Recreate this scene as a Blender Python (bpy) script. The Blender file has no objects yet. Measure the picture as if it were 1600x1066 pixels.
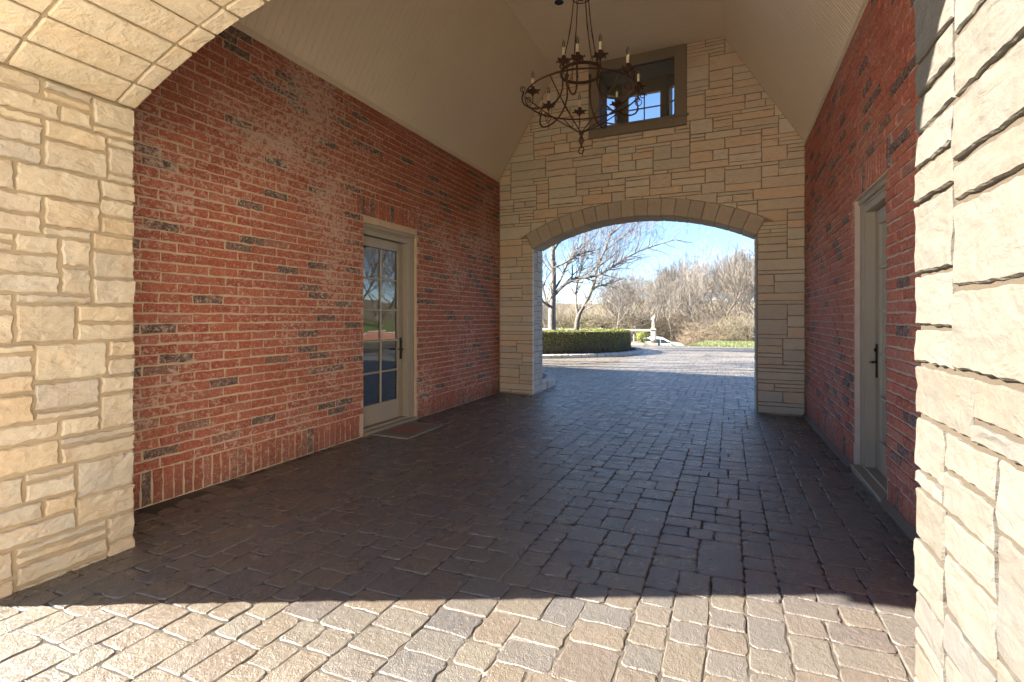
import bpy, math, random
import numpy as np
from mathutils import Vector, Matrix, noise as mnoise
random.seed(7)
rng = random.Random(11)
S = bpy.context.scene
COL = S.collection
sin, cos, pi = math.sin, math.cos, math.pi

# ------------------------------------------------------------------ camera, world, sun, exposure
EYE = 1.36
YAW = math.radians(23.7)
cam_d = bpy.data.cameras.new('camera'); cam = bpy.data.objects.new('camera', cam_d); COL.objects.link(cam)
cam.location = (0, 0, EYE); cam.rotation_euler = (pi/2, 0, YAW)
cam_d.sensor_width = 36; cam_d.lens = 773/1600*36
cam_d.shift_y = -37/1600; cam_d.clip_start = 0.05; cam_d.clip_end = 2000
S.camera = cam

SUN_AZ = math.atan2(-0.92, -0.39)          # bearing of the sun from +Y towards +X
SUN_EL = math.radians(32)
w = bpy.data.worlds.new('World'); S.world = w; w.use_nodes = True
nt = w.node_tree; bg = nt.nodes['Background']
sky = nt.nodes.new('ShaderNodeTexSky'); sky.sky_type = 'NISHITA'; sky.sun_disc = False
sky.sun_elevation = SUN_EL; sky.sun_rotation = SUN_AZ % (2*pi)
sky.air_density = 1.0; sky.dust_density = 0.2; sky.ozone_density = 4.0; sky.altitude = 2000
nt.links.new(sky.outputs[0], bg.inputs[0]); bg.inputs[1].default_value = 0.05
sd = bpy.data.lights.new('sun', 'SUN'); sun = bpy.data.objects.new('sun', sd); COL.objects.link(sun)
sd.energy = 5.0; sd.angle = math.radians(0.55); sd.color = (1, .915, .78)
sv = Vector((sin(SUN_AZ)*cos(SUN_EL), cos(SUN_AZ)*cos(SUN_EL), sin(SUN_EL)))
sun.rotation_euler = sv.to_track_quat('Z', 'Y').to_euler()
S.view_settings.view_transform = 'Standard'; S.view_settings.look = 'None'
S.view_settings.gamma = 1; S.view_settings.use_curve_mapping = False
S.view_settings.exposure = 2.88
S.render.engine = 'CYCLES'
S.cycles.use_denoising = True
S.cycles.max_bounces = 10; S.cycles.diffuse_bounces = 8; S.cycles.transparent_max_bounces = 24
S.cycles.sample_clamp_indirect = 8
S.cycles.caustics_reflective = False; S.cycles.caustics_refractive = False

# ------------------------------------------------------------------ helpers
def clamp(v, a=0., b=1.): return max(a, min(b, v))
def G(x, y):
    """height of the paved ground"""
    s = clamp((x+3.8)/4.8, 0, 1.3)
    if y < 8.2: return s*0.03*(6.2-max(y, 2.6))
    return -0.06*s*clamp(1-(y-8.2)/14) - 0.015*(min(y, 31)-8.2)
def terrain(x, y):
    if y < 31: z = G(clamp(x, -4, 2), y) - .03
    else:
        z = -0.345 - 0.03*(min(y, 75)-31)
        if y > 75: z += (min(y, 190)-75)*.075*(1+.35*mnoise.noise(Vector((x*.035, y*.02, 5.)))+.2*mnoise.noise(Vector((x*.11, y*.05, 1.))))
        dx = clamp((-2.0-x)/2.2)*clamp((x+26)/8); dy = clamp((y-31.3)/2.5)*clamp((66-y)/6)
        z -= 1.12*dx*dx*(3-2*dx)*dy*dy*(3-2*dy)
    r = clamp((x-17)/22)          # bank rising on the right, beyond the garden wall
    z += 2.2*r*r*(3-2*r)*clamp((y-12)/10)
    return z
def px(u_px, v_px, t):
    """a point at the given depth along the sight line of a pixel (only for measuring)"""
    u = (u_px-800)/773; a = math.tan(0)
    return Vector((t*(-sin(YAW)+cos(YAW)*u), t*(cos(YAW)+sin(YAW)*u), EYE+t*(496-v_px)/773))

def setp(o, label=None, cat=None, group=None, kind=None):
    if label: o['label'] = label
    if cat: o['category'] = cat
    if group: o['group'] = group
    if kind: o['kind'] = kind
    return o
def empty(name, loc, label=None, cat=None, group=None, kind=None):
    o = bpy.data.objects.new(name, None); COL.objects.link(o); o.location = loc; o.empty_display_size = .2
    return setp(o, label, cat, group, kind)
def mesh_from(name, V, F, smooth=False):
    m = bpy.data.meshes.new(name)
    m.from_pydata([tuple(v) for v in V], [], F); 
    if smooth: m.polygons.foreach_set('use_smooth', [True]*len(m.polygons))
    m.update(); return m
def link(name, mesh, mat=None, parent=None, loc=None):
    if mat is not None and not mesh.materials: mesh.materials.append(mat)
    o = bpy.data.objects.new(name, mesh); COL.objects.link(o)
    if parent is not None: o.parent = parent
    if loc is not None: o.location = loc
    return o
class MB:
    def __init__(s): s.V = []; s.F = []
    def add(s, V, F):
        n = len(s.V); s.V += [Vector(v) for v in V]; s.F += [tuple(i+n for i in f) for f in F]; return s
    def box(s, x0, x1, y0, y1, z0, z1, bev=0.0):
        if x0 > x1: x0, x1 = x1, x0
        if y0 > y1: y0, y1 = y1, y0
        if z0 > z1: z0, z1 = z1, z0
        if bev <= 0:
            V = [(x, y, z) for x in (x0, x1) for y in (y0, y1) for z in (z0, z1)]
            F = [(0,1,3,2), (4,6,7,5), (0,4,5,1), (2,3,7,6), (0,2,6,4), (1,5,7,3)]
            return s.add(V, F)
        b = min(bev, (x1-x0)*.45, (y1-y0)*.45, (z1-z0)*.45)
        V = []; idx = {}
        for i, (X, sx) in enumerate(((x0,1),(x1,-1))):
            for j, (Y, sy) in enumerate(((y0,1),(y1,-1))):
                for k, (Z, sz) in enumerate(((z0,1),(z1,-1))):
                    for ax in range(3):
                        idx[i,j,k,ax] = len(V)
                        V.append((X+(0 if ax==0 else sx*b), Y+(0 if ax==1 else sy*b), Z+(0 if ax==2 else sz*b)))
        F = []
        for ax in range(3):
            o1, o2 = [a for a in range(3) if a != ax]
            for e in (0,1):
                q = []
                for (p, r) in ((0,0),(1,0),(1,1),(0,1)):
                    c = [0,0,0]; c[ax]=e; c[o1]=p; c[o2]=r; q.append(idx[c[0],c[1],c[2],ax])
                F.append(tuple(q))
        for ax in range(3):
            o1, o2 = [a for a in range(3) if a != ax]
            for p in (0,1):
                for r in (0,1):
                    c = [0,0,0]; c[o1]=p; c[o2]=r; d = list(c); d[ax]=1
                    F.append((idx[c[0],c[1],c[2],o1], idx[d[0],d[1],d[2],o1], idx[d[0],d[1],d[2],o2], idx[c[0],c[1],c[2],o2]))
        for i in (0,1):
            for j in (0,1):
                for k in (0,1): F.append((idx[i,j,k,0], idx[i,j,k,1], idx[i,j,k,2]))
        return s.add(V, F)
    def tube(s, pts, rad, n=6, cap=True, closed=False):
        pts = [Vector(p) for p in pts]
        if not hasattr(rad, '__len__'): rad = [rad]*len(pts)
        base = len(s.V); m = len(pts); up = None
        for i, p in enumerate(pts):
            if closed: d = pts[(i+1) % m]-pts[i-1]
            else: d = pts[min(i+1, m-1)]-pts[max(i-1, 0)]
            if d.length < 1e-9: d = Vector((0,0,1))
            d.normalize()
            if up is None:
                up = Vector((0,0,1)) if abs(d.z) < .9 else Vector((1,0,0))
            a = up-d*up.dot(d)
            if a.length < 1e-6: a = d.orthogonal()
            a.normalize(); up = a; b = d.cross(a)
            for k in range(n):
                t = 2*pi*k/n; s.V.append(p+(a*cos(t)+b*sin(t))*rad[i])
        for i in range(m if closed else m-1):
            i2 = (i+1) % m
            for k in range(n):
                k2 = (k+1) % n
                s.F.append((base+i*n+k, base+i*n+k2, base+i2*n+k2, base+i2*n+k))
        if cap and not closed:
            s.F.append(tuple(base+k for k in range(n))[::-1]); s.F.append(tuple(base+(m-1)*n+k for k in range(n)))
        return s
    def lathe(s, prof, c=(0,0,0), n=12):
        base = len(s.V); c = Vector(c)
        for r, z in prof:
            for k in range(n):
                t = 2*pi*k/n; s.V.append(c+Vector((r*cos(t), r*sin(t), z)))
        for i in range(len(prof)-1):
            for k in range(n):
                k2 = (k+1) % n
                s.F.append((base+i*n+k, base+i*n+k2, base+(i+1)*n+k2, base+(i+1)*n+k))
        s.F.append(tuple(base+k for k in range(n))[::-1]); s.F.append(tuple(base+(len(prof)-1)*n+k for k in range(n)))
        return s
    def build(s, name, mat, parent=None, origin=None, smooth=False):
        o = Vector(origin) if origin is not None else Vector((0,0,0))
        V = [v-o for v in s.V]
        m = mesh_from(name, V, s.F, smooth)
        pl = Vector(parent.location) if parent is not None else Vector((0,0,0))
        if parent is not None and parent.parent is not None: pl = pl+Vector(parent.parent.location)
        return link(name, m, mat, parent, o-pl)
def fix_normals(me):
    import bmesh
    b = bmesh.new(); b.from_mesh(me); bmesh.ops.recalc_face_normals(b, faces=b.faces); b.to_mesh(me); b.free()

# ------------------------------------------------------------------ materials
def new_mat(name):
    m = bpy.data.materials.new(name); m.use_nodes = True
    return m, m.node_tree, m.node_tree.nodes['Principled BSDF']
class NT:
    def __init__(s, nt): s.nt = nt
    def n(s, t, **k):
        nd = s.nt.nodes.new(t)
        for a, v in k.items(): setattr(nd, a, v)
        return nd
    def l(s, a, b): s.nt.links.new(a, b)
    def val(s, sock, v):
        if hasattr(v, 'is_linked') or isinstance(v, bpy.types.NodeSocket): s.l(v, sock)
        else: sock.default_value = v
    def math(s, op, a, b=0.0, c=None, clampv=False):
        nd = s.n('ShaderNodeMath', operation=op); nd.use_clamp = clampv
        s.val(nd.inputs[0], a); s.val(nd.inputs[1], b)
        if c is not None: s.val(nd.inputs[2], c)
        return nd.outputs[0]
    def noise(s, vec, scale, detail=4, rough=.55, dist=0.):
        nd = s.n('ShaderNodeTexNoise'); s.l(vec, nd.inputs['Vector'])
        nd.inputs['Scale'].default_value = scale; nd.inputs['Detail'].default_value = detail
        nd.inputs['Roughness'].default_value = rough; nd.inputs['Distortion'].default_value = dist
        return nd.outputs[0]
    def ramp(s, f, stops, interp='LINEAR'):
        nd = s.n('ShaderNodeValToRGB'); cr = nd.color_ramp; cr.interpolation = interp
        while len(cr.elements) < len(stops): cr.elements.new(.5)
        for e, (p, c) in zip(cr.elements, stops):
            e.position = p; e.color = (c, c, c, 1) if not hasattr(c, '__len__') else (*c, 1)
        s.l(f, nd.inputs[0]); return nd.outputs[0]
    def mix(s, f, a, b, blend='MIX'):
        nd = s.n('ShaderNodeMix', data_type='RGBA', blend_type=blend)
        s.val(nd.inputs[0], f)
        for sock, v in ((nd.inputs[6], a), (nd.inputs[7], b)):
            if isinstance(v, tuple): sock.default_value = (*v, 1) if len(v) == 3 else v
            else: s.l(v, sock)
        return nd.outputs[2]
    def pos(s): return s.n('ShaderNodeNewGeometry').outputs['Position']
    def rnd(s):
        a = s.n('ShaderNodeObjectInfo').outputs['Random']; b = s.n('ShaderNodeNewGeometry').outputs['Random Per Island']
        return s.math('FRACT', s.math('ADD', a, b))
    def scale(s, vec, sc):
        nd = s.n('ShaderNodeMapping'); s.l(vec, nd.inputs[0]); nd.inputs['Scale'].default_value = sc; return nd.outputs[0]
    def bump(s, h, strength, dist, bsdf, normal=None):
        nd = s.n('ShaderNodeBump'); nd.inputs['Strength'].default_value = strength; nd.inputs['Distance'].default_value = dist
        s.l(h, nd.inputs['Height'])
        if normal is not None: s.l(normal, nd.inputs['Normal'])
        if bsdf is not None: s.l(nd.outputs[0], bsdf.inputs['Normal'])
        return nd.outputs[0]

def whitewash(N, P):
    """pale lime smears that run over bricks and joints alike"""
    big = N.noise(P, .9, 3, .5)
    smear = N.noise(N.scale(P, (1, 1, 1.3)), 24, 8, .75, .4)
    v = N.math('ADD', N.math('MULTIPLY', big, .38), N.math('MULTIPLY', smear, .8))
    return N.ramp(v, [(.622, 0.), (.65, .5), (.75, .8)])
def brick_mat(name, dark=1.0, wash=1.0, tint=(1,1,1)):
    m, nt, b = new_mat(name); N = NT(nt); P = N.pos(); r = N.rnd()
    c = N.ramp(r, [(0, (.20*dark, .046*dark, .026*dark)), (.22, (.26*dark, .066*dark, .036*dark)), (.45, (.20*dark, .052*dark, .032*dark)),
                   (.62, (.29*dark, .083*dark, .045*dark)), (.78, (.24*dark, .068*dark, .044*dark)), (.86, (.27*dark, .10*dark, .070*dark)), (.90, (.16, .10, .085)), (1, (.13, .105, .095))])
    mot = N.noise(P, 26, 6, .62, .5)
    c = N.mix(N.ramp(mot, [(.42, 0.), (.72, .6)]), c, (.33*dark, .13*dark, .09*dark))
    # charring on some bricks
    char = N.math('MULTIPLY', N.ramp(r, [(.89, 0.), (.905, 1.)]), N.ramp(N.noise(P, 18, 4, .6, 1.), [(.42, 0.), (.55, .9)]))
    c = N.mix(char, c, (.062, .058, .056))
    # grey-brown overburnt patches inside red bricks, upright wire-cut streaks
    c = N.mix(N.ramp(N.noise(P, 11, 4, .6, .8), [(.58, 0.), (.70, .55)]), c, (.13*dark, .085*dark, .065*dark))
    c = N.mix(N.ramp(N.noise(N.scale(P, (1, 1, .22)), 95, 3, .6), [(.50, 0.), (.72, .35)]), c, (.09, .04, .03))
    ww = N.math('MULTIPLY', whitewash(N, P), wash)
    c = N.mix(ww, c, (.64, .50, .43))
    fl = N.ramp(N.noise(P, 60, 4, .65, .6), [(.54, 0.), (.63, .62)])
    c = N.mix(fl, c, (.52, .36, .29))
    c = N.mix(1.0, c, (*tint, 1), 'MULTIPLY')
    sepz = N.n('ShaderNodeSeparateXYZ'); N.l(P, sepz.inputs[0])
    splash = N.ramp(N.math('ADD', sepz.outputs[2], N.math('MULTIPLY', N.noise(P, 5, 4, .6), .35)), [(.16, .55), (.42, 0.)])
    c = N.mix(splash, c, (.10, .065, .05))
    N.l(c, b.inputs['Base Color']); b.inputs['Roughness'].default_value = .82
    h = N.math('ADD', N.noise(P, 42, 6, .65, .4), N.math('MULTIPLY', N.noise(P, 160, 3, .6), .4))
    N.bump(N.math('ADD', h, N.math('MULTIPLY', ww, .5)), .9, .006, b)
    return m
def mortar_mat(name, col, wash=0.0):
    m, nt, b = new_mat(name); N = NT(nt); P = N.pos()
    c = N.mix(N.noise(P, 8, 4, .6), tuple(v*.75 for v in col), tuple(min(1, v*1.2) for v in col))
    if wash: c = N.mix(N.math('MULTIPLY', whitewash(N, P), wash), c, (.52, .40, .33))
    N.l(c, b.inputs['Base Color']); b.inputs['Roughness'].default_value = .95
    N.bump(N.noise(P, 120, 5, .7), .8, .004, b); return m
def stone_mat(name, stops, relief=.012, stain=.35, vein=(.42, .24, .10), fine=1.0, light=(.58, .50, .40)):
    m, nt, b = new_mat(name); N = NT(nt); P = N.pos(); r = N.rnd()
    sh = N.n('ShaderNodeCombineXYZ'); 
    for i in range(3): N.l(N.math('MULTIPLY', r, 37.+i*11), sh.inputs[i])
    va = N.n('ShaderNodeVectorMath', operation='ADD'); N.l(P, va.inputs[0]); N.l(sh.outputs[0], va.inputs[1]); Q = va.outputs[0]
    c = N.ramp(r, stops)
    c = N.mix(N.ramp(N.noise(Q, 5, 5, .6, 1.2), [(.45, 0.), (.75, stain)]), c, vein)
    c = N.mix(N.ramp(N.noise(Q, 14, 6, .65), [(.35, .35), (.6, 0.)]), c, N.mix(.5, c, light))
    c = N.mix(N.ramp(N.noise(Q, 60, 4, .6), [(.62, 0.), (.74, .35)]), c, (.20, .15, .10))
    N.l(c, b.inputs['Base Color']); b.inputs['Roughness'].default_value = .85
    # split-face relief: broad facets, bedding ledges, pitting
    big = N.noise(N.scale(Q, (1, 1, 2.2)), 7, 4, .5, 1.5)
    vor = N.n('ShaderNodeTexVoronoi', feature='F1'); vor.inputs['Scale'].default_value = 8
    wv = N.n('ShaderNodeVectorMath', operation='ADD'); nz_ = N.n('ShaderNodeTexNoise'); nz_.inputs['Scale'].default_value = 9; N.l(Q, nz_.inputs['Vector'])
    ws = N.n('ShaderNodeVectorMath', operation='SCALE'); N.l(nz_.outputs['Color'], ws.inputs[0]); ws.inputs['Scale'].default_value = .16
    N.l(Q, wv.inputs[0]); N.l(ws.outputs[0], wv.inputs[1]); N.l(N.scale(wv.outputs[0], (1, 1, 2)), vor.inputs['Vector'])
    f = N.noise(Q, 55, 5, .65)
    h = N.math('ADD', N.math('ADD', big, N.math('MULTIPLY', vor.outputs['Distance'], .55)), N.math('MULTIPLY', f, .30*fine))
    N.bump(h, 1.0, relief, b); return m
def simple(name, col, rough=.6, metal=0., bump=None, var=.12, vs=6, spec=None):
    m, nt, b = new_mat(name); N = NT(nt); P = N.pos()
    c = N.mix(N.noise(P, vs, 5, .6), tuple(v*(1-var) for v in col), tuple(min(1, v*(1+var)) for v in col))
    N.l(c, b.inputs['Base Color']); b.inputs['Roughness'].default_value = rough; b.inputs['Metallic'].default_value = metal
    if bump: N.bump(N.noise(P, bump[0], 4, .6), .7, bump[1], b)
    return m
def paver_mat():
    m, nt, b = new_mat('paver_concrete'); N = NT(nt); P = N.pos(); r = N.rnd()
    c = N.ramp(r, [(0, (0.119, 0.102, 0.082)), (.2, (0.097, 0.092, 0.090)), (.36, (0.125, 0.107, 0.084)), (.5, (0.117, 0.093, 0.074)), (.6, (0.080, 0.081, 0.087)), (.74, (0.104, 0.098, 0.090)), (.85, (0.128, 0.112, 0.086)), (.94, (0.100, 0.082, 0.071)), (1, (0.067, 0.069, 0.078))])
    c = N.mix(N.ramp(N.noise(P, 9, 5, .6), [(.3, 0.), (.75, .35)]), c, (.12, .10, .085))
    # weak even grey mix along the roofed lane, fading out at both ends
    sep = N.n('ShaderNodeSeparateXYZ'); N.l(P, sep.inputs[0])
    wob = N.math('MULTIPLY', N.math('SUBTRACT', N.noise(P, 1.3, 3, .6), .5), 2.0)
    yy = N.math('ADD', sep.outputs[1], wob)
    lane_tint = N.math('MULTIPLY', N.ramp(N.math('DIVIDE', yy, 20.0), [(.09, 0.), (.13, .12), (.42, .12), (.55, 0.)]), 1.0)
    c = N.mix(lane_tint, c, (.125, .11, .108))
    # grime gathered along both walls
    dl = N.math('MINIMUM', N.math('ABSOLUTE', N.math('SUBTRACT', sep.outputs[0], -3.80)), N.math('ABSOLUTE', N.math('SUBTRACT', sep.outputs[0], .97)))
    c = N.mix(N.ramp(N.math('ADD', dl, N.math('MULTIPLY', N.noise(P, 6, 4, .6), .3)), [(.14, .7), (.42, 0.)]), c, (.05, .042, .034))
    # far court painted lighter to carry its sunlit brightness
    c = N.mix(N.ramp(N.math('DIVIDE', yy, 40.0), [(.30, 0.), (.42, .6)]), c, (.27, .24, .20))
    # pale efflorescence blotches
    ef = N.math('MULTIPLY', N.ramp(N.noise(P, .9, 2, .5), [(.52, 0.), (.64, 1.)]), N.ramp(N.noise(P, 17, 6, .68, .6), [(.52, 0.), (.70, .4)]))
    c = N.mix(ef, c, (.30, .28, .26))
    c = N.mix(N.ramp(N.noise(P, 55, 3, .6), [(.35, .35), (.6, 0.)]), c, (.145, .122, .092))
    sp = N.ramp(N.noise(P, 130, 2, .5), [(.56, 0.), (.68, .6)])
    c = N.mix(sp, c, (.11, .09, .07))
    N.l(c, b.inputs['Base Color'])
    N.l(N.ramp(N.noise(P, 6, 4, .6), [(.3, .20), (.7, .42)]), b.inputs['Roughness']); b.inputs['IOR'].default_value = 1.65
    h = N.math('ADD', N.noise(P, 30, 5, .65), N.math('MULTIPLY', N.noise(P, 190, 3, .6), .5))
    N.bump(h, 1., .008, b); return m
def glass_mat(name, ior=1.6, tint=(.9, .95, .95)):
    m, nt, b = new_mat(name); nt.nodes.remove(b); N = NT(nt)
    out = nt.nodes['Material Output']
    fr = N.n('ShaderNodeFresnel'); fr.inputs[0].default_value = ior
    tr = N.n('ShaderNodeBsdfTransparent'); tr.inputs[0].default_value = (*tint, 1)
    gl = N.n('ShaderNodeBsdfGlossy'); gl.inputs['Roughness'].default_value = .02
    mx = N.n('ShaderNodeMixShader'); N.l(fr.outputs[0], mx.inputs[0]); N.l(tr.outputs[0], mx.inputs[1]); N.l(gl.outputs[0], mx.inputs[2])
    N.l(mx.outputs[0], out.inputs[0]); return m
def leaf_mat(name, stops, rough=.6, trans=.25):
    m, nt, b = new_mat(name); N = NT(nt)
    c = N.ramp(N.rnd(), stops); N.l(c, b.inputs['Base Color']); b.inputs['Roughness'].default_value = rough
    b.inputs['Transmission Weight'].default_value = 0
    return m

M_brick = brick_mat('red_clay_brick', 1.38, 1.0, (1.03, 1., 1.))
M_brick2 = brick_mat('red_clay_brick_cleaner', 1.75, .45, (.97, .98, 1.08))
M_mort = mortar_mat('brick_mortar', (.56, .43, .32), .5)
M_mort2 = mortar_mat('brick_mortar_grey', (.54, .44, .38), .4)
M_smort = mortar_mat('stone_mortar', (.34, .27, .185))
M_pmort = mortar_mat('pale_stone_mortar', (.060, .045, .029))
buff = [(0, (.404, .339, .261)), (.2, (.482, .418, .324)), (.4, (.353, .313, .261)), (.55, (.499, .418, .306)), (.7, (.430, .331, .225)), (.85, (.473, .426, .360)), (1, (.344, .304, .261))]
buffo = [(0, (.717, .626, .482)), (.15, (.835, .648, .459)), (.3, (.663, .605, .504)), (.42, (.835, .713, .538)), (.55, (.802, .605, .426)), (.7, (.749, .680, .571)), (.85, (.813, .724, .594)), (1, (.642, .572, .470))]
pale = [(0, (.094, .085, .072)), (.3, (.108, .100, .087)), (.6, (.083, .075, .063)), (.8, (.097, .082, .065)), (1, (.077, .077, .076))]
M_stone = stone_mat('buff_limestone', buff, .011, .5, (.42, .28, .16), 1.3)
M_stone_far = stone_mat('golden_limestone', buffo, .016, .3, (.60, .38, .20), 1., (.75, .68, .55))
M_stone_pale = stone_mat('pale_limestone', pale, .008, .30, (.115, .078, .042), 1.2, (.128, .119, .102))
M_jamb = stone_mat('grey_white_limestone', [(0, (.46, .44, .40)), (.4, (.53, .50, .46)), (.7, (.43, .41, .37)), (1, (.50, .46, .40))], .012, .2, (.38, .31, .22), 1.2)
M_arch = stone_mat('arch_limestone', [(0, (.52, .44, .35)), (.5, (.60, .51, .41)), (1, (.50, .43, .35))], .008, .3)
M_arch_near = stone_mat('arch_cast_stone', [(0, (.44, .37, .28)), (.5, (.49, .42, .32)), (1, (.45, .38, .30))], .014, .55, (.50, .34, .18), 1.5)
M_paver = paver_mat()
def sand_mat():
    m, nt, b = new_mat('joint_sand'); N = NT(nt); P = N.pos()
    c = N.ramp(N.noise(P, 1.6, 4, .6), [(.42, (.045, .038, .030)), (.56, (.09, .075, .06)), (.66, (.30, .28, .25))])
    N.l(N.mix(N.ramp(N.noise(P, 60, 3, .6), [(.4, .6), (.6, 0.)]), c, (.05, .04, .03)), b.inputs['Base Color']); b.inputs['Roughness'].default_value = .95
    N.bump(N.noise(P, 160, 4, .7), 1., .005, b); return m
M_sand = sand_mat()
M_board = simple('taupe_painted_board', (.74, .645, .52), .5, var=.06, vs=1.2, bump=(60, .0006))
M_ceil_core = simple('roof_underlay', (.10, .08, .06), .9)
M_trim = simple('taupe_trim_paint', (.33, .285, .225), .42, var=.07, bump=(50, .0006))
M_trimd = simple('olive_trim_paint', (.27, .225, .165), .45, var=.07, bump=(50, .0006))
M_iron = simple('rusty_wrought_iron', (.085, .045, .028), .6, .5, (90, .0025), .5, 30)
M_bronze = simple('oil_rubbed_bronze', (.03, .024, .02), .4, .8)
M_candle = simple('aged_candle_sleeve', (.86, .76, .55), .6, var=.15, vs=25)
M_bulb = glass_mat('bulb_glass', 1.6, (.85, .85, .82))
M_glass = glass_mat('door_glass', 2.0, (.55, .62, .64))
M_wglass = glass_mat('window_glass', 1.35, (.93, .97, 1.))
M_room = simple('unlit_room_dark', (.05, .06, .08), .9)
M_roomd = simple('room_wall', (.16, .15, .13), .9)
M_lampw = simple('white_lamp_trim', (.7, .7, .68), .4)
M_black = simple('black_baffle', (.01, .01, .01), .5)
M_shingle = simple('roof_shingle', (.09, .08, .075), .9, var=.3, vs=14)
M_bark = simple('grey_bark', (.19, .17, .15), .9, bump=(30, .03), var=.35, vs=9)
M_bark2 = simple('tan_bark', (.14, .118, .10), .95, var=.35, vs=.6)
M_bark3 = simple('pale_bark', (.20, .183, .165), .95, var=.3, vs=.6)
M_twig = simple('dry_twigs', (.165, .128, .09), .95, var=.35, vs=.5)
M_brushg = simple('olive_brush', (.15, .14, .07), .9, var=.4, vs=.8)
M_hedge = leaf_mat('hedge_leaf', [(0, (.09, .13, .03)), (.35, (.17, .23, .04)), (.6, (.25, .29, .06)), (.82, (.19, .14, .05)), (1, (.33, .32, .09))])
M_hedgetop = leaf_mat('hedge_young_leaf', [(0, (.12, .17, .025)), (.5, (.19, .23, .035)), (1, (.28, .27, .07))])
M_hedgecore = simple('hedge_shade_twigs', (.06, .045, .022), .95, var=.4, vs=12)
M_mulch = simple('bark_mulch', (.055, .035, .022), .95, bump=(40, .03), var=.5, vs=20)
M_mat = None

# ------------------------------------------------------------------ masonry generators
class Frame:
    """wall plane: a runs along, b up, d out of the face"""
    def __init__(s, o, A, B, D):
        s.o, s.A, s.B, s.D = Vector(o), Vector(A), Vector(B), Vector(D)
        s.flip = s.A.cross(s.B).dot(s.D) < 0
    def vec(s, a, b, d): return s.A*a+s.B*b+s.D*d
    def P(s, a, b, d=0.): return s.o+s.vec(a, b, d)
def block_local(wa, hb, depth, na=3, nb=2, relief=.003, ch=.006, jit=.0025, r=rng, round_=0.):
    ox, oy = r.uniform(0, 90), r.uniform(0, 90)
    """block centred on a=b=0, its face at d=0; front grid with relief, chamfered rim, straight sides"""
    V = []; F = []
    xs = [(-.5+i/na) for i in range(na+1)]; ys = [(-.5+j/nb) for j in range(nb+1)]
    rim = {}
    for j in range(nb+1):
        for i in range(na+1):
            ea = i in (0, na); eb = j in (0, nb)
            ia = (wa/2-ch)/(wa/2); ib = (hb/2-ch)/(hb/2)
            a = xs[i]*wa*ia+r.uniform(-1, 1)*(jit if not ea else jit*1.3); b = ys[j]*hb*ib+r.uniform(-1, 1)*(jit if not eb else jit)
            d = relief*(1.5*mnoise.noise(Vector((a*8+ox, b*11+oy, 3.1)))+.8*mnoise.noise(Vector((a*22+ox, b*30+oy, 9.)))+.22*r.uniform(-1, 1))
            V.append((a, b, d))
    nf = len(V); ring = [(i, 0) for i in range(na+1)]+[(na, j) for j in range(1, nb+1)]+[(i, nb) for i in range(na-1, -1, -1)]+[(0, j) for j in range(nb-1, 0, -1)]
    for j in range(nb):
        for i in range(na):
            k = j*(na+1)+i; F.append((k, k+1, k+na+2, k+na+1))
    r1 = len(V)
    for (i, j) in ring:
        a, b, d = V[j*(na+1)+i]
        sa = -1 if i == 0 else (1 if i == na else 0); sb = -1 if j == 0 else (1 if j == nb else 0)
        V.append((a+sa*ch*r.uniform(.6, 1.), b+sb*ch*r.uniform(.6, 1.), d-ch*r.uniform(.8, 1.3)))
    r2 = len(V); n = len(ring)
    for k in range(n):
        a, b, d = V[r1+k]; V.append((a, b, -depth))
    for k in range(n):
        k2 = (k+1) % n; (i, j) = ring[k]; (i2, j2) = ring[k2]
        p, q = j*(na+1)+i, j2*(na+1)+i2
        F.append((p, r1+k, r1+k2, q)); F.append((r1+k, r2+k, r2+k2, r1+k2))
    return V, F
def poly_block(pts, depth, relief=.003, ch=.006, r=rng):
    """block from a convex outline (counter-clockwise a,b), face at d=0"""
    c = Vector((sum(p[0] for p in pts)/len(pts), sum(p[1] for p in pts)/len(pts)))
    V = []; F = []; n = len(pts)
    for p in pts:
        q = Vector(p); d = c-q; L = d.length or 1; V.append((*(q+d/L*ch*1.3), r.uniform(-1, 1)*relief))
    V.append((c.x, c.y, r.uniform(0, 1)*relief))
    for p in pts: V.append((p[0], p[1], -ch))
    for p in pts: V.append((p[0], p[1], -depth))
    for k in range(n):
        k2 = (k+1) % n
        F.append((k, k2, n)); F.append((k, n+1+k, n+1+k2, k2)); F.append((n+1+k, 2*n+1+k, 2*n+1+k2, n+1+k2))
    return V, F
def clip(poly, nx, ny, c):
    """keep the side where nx*a+ny*b <= c"""
    out = []
    for i in range(len(poly)):
        p, q = poly[i], poly[(i+1) % len(poly)]
        dp, dq = nx*p[0]+ny*p[1]-c, nx*q[0]+ny*q[1]-c
        if dp <= 0: out.append(p)
        if (dp < 0) != (dq < 0) and abs(dp-dq) > 1e-12:
            t = dp/(dp-dq); out.append((p[0]+t*(q[0]-p[0]), p[1]+t*(q[1]-p[1])))
    return out
def area(poly): return abs(sum(poly[i-1][0]*p[1]-p[0]*poly[i-1][1] for i, p in enumerate(poly)))/2
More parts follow.
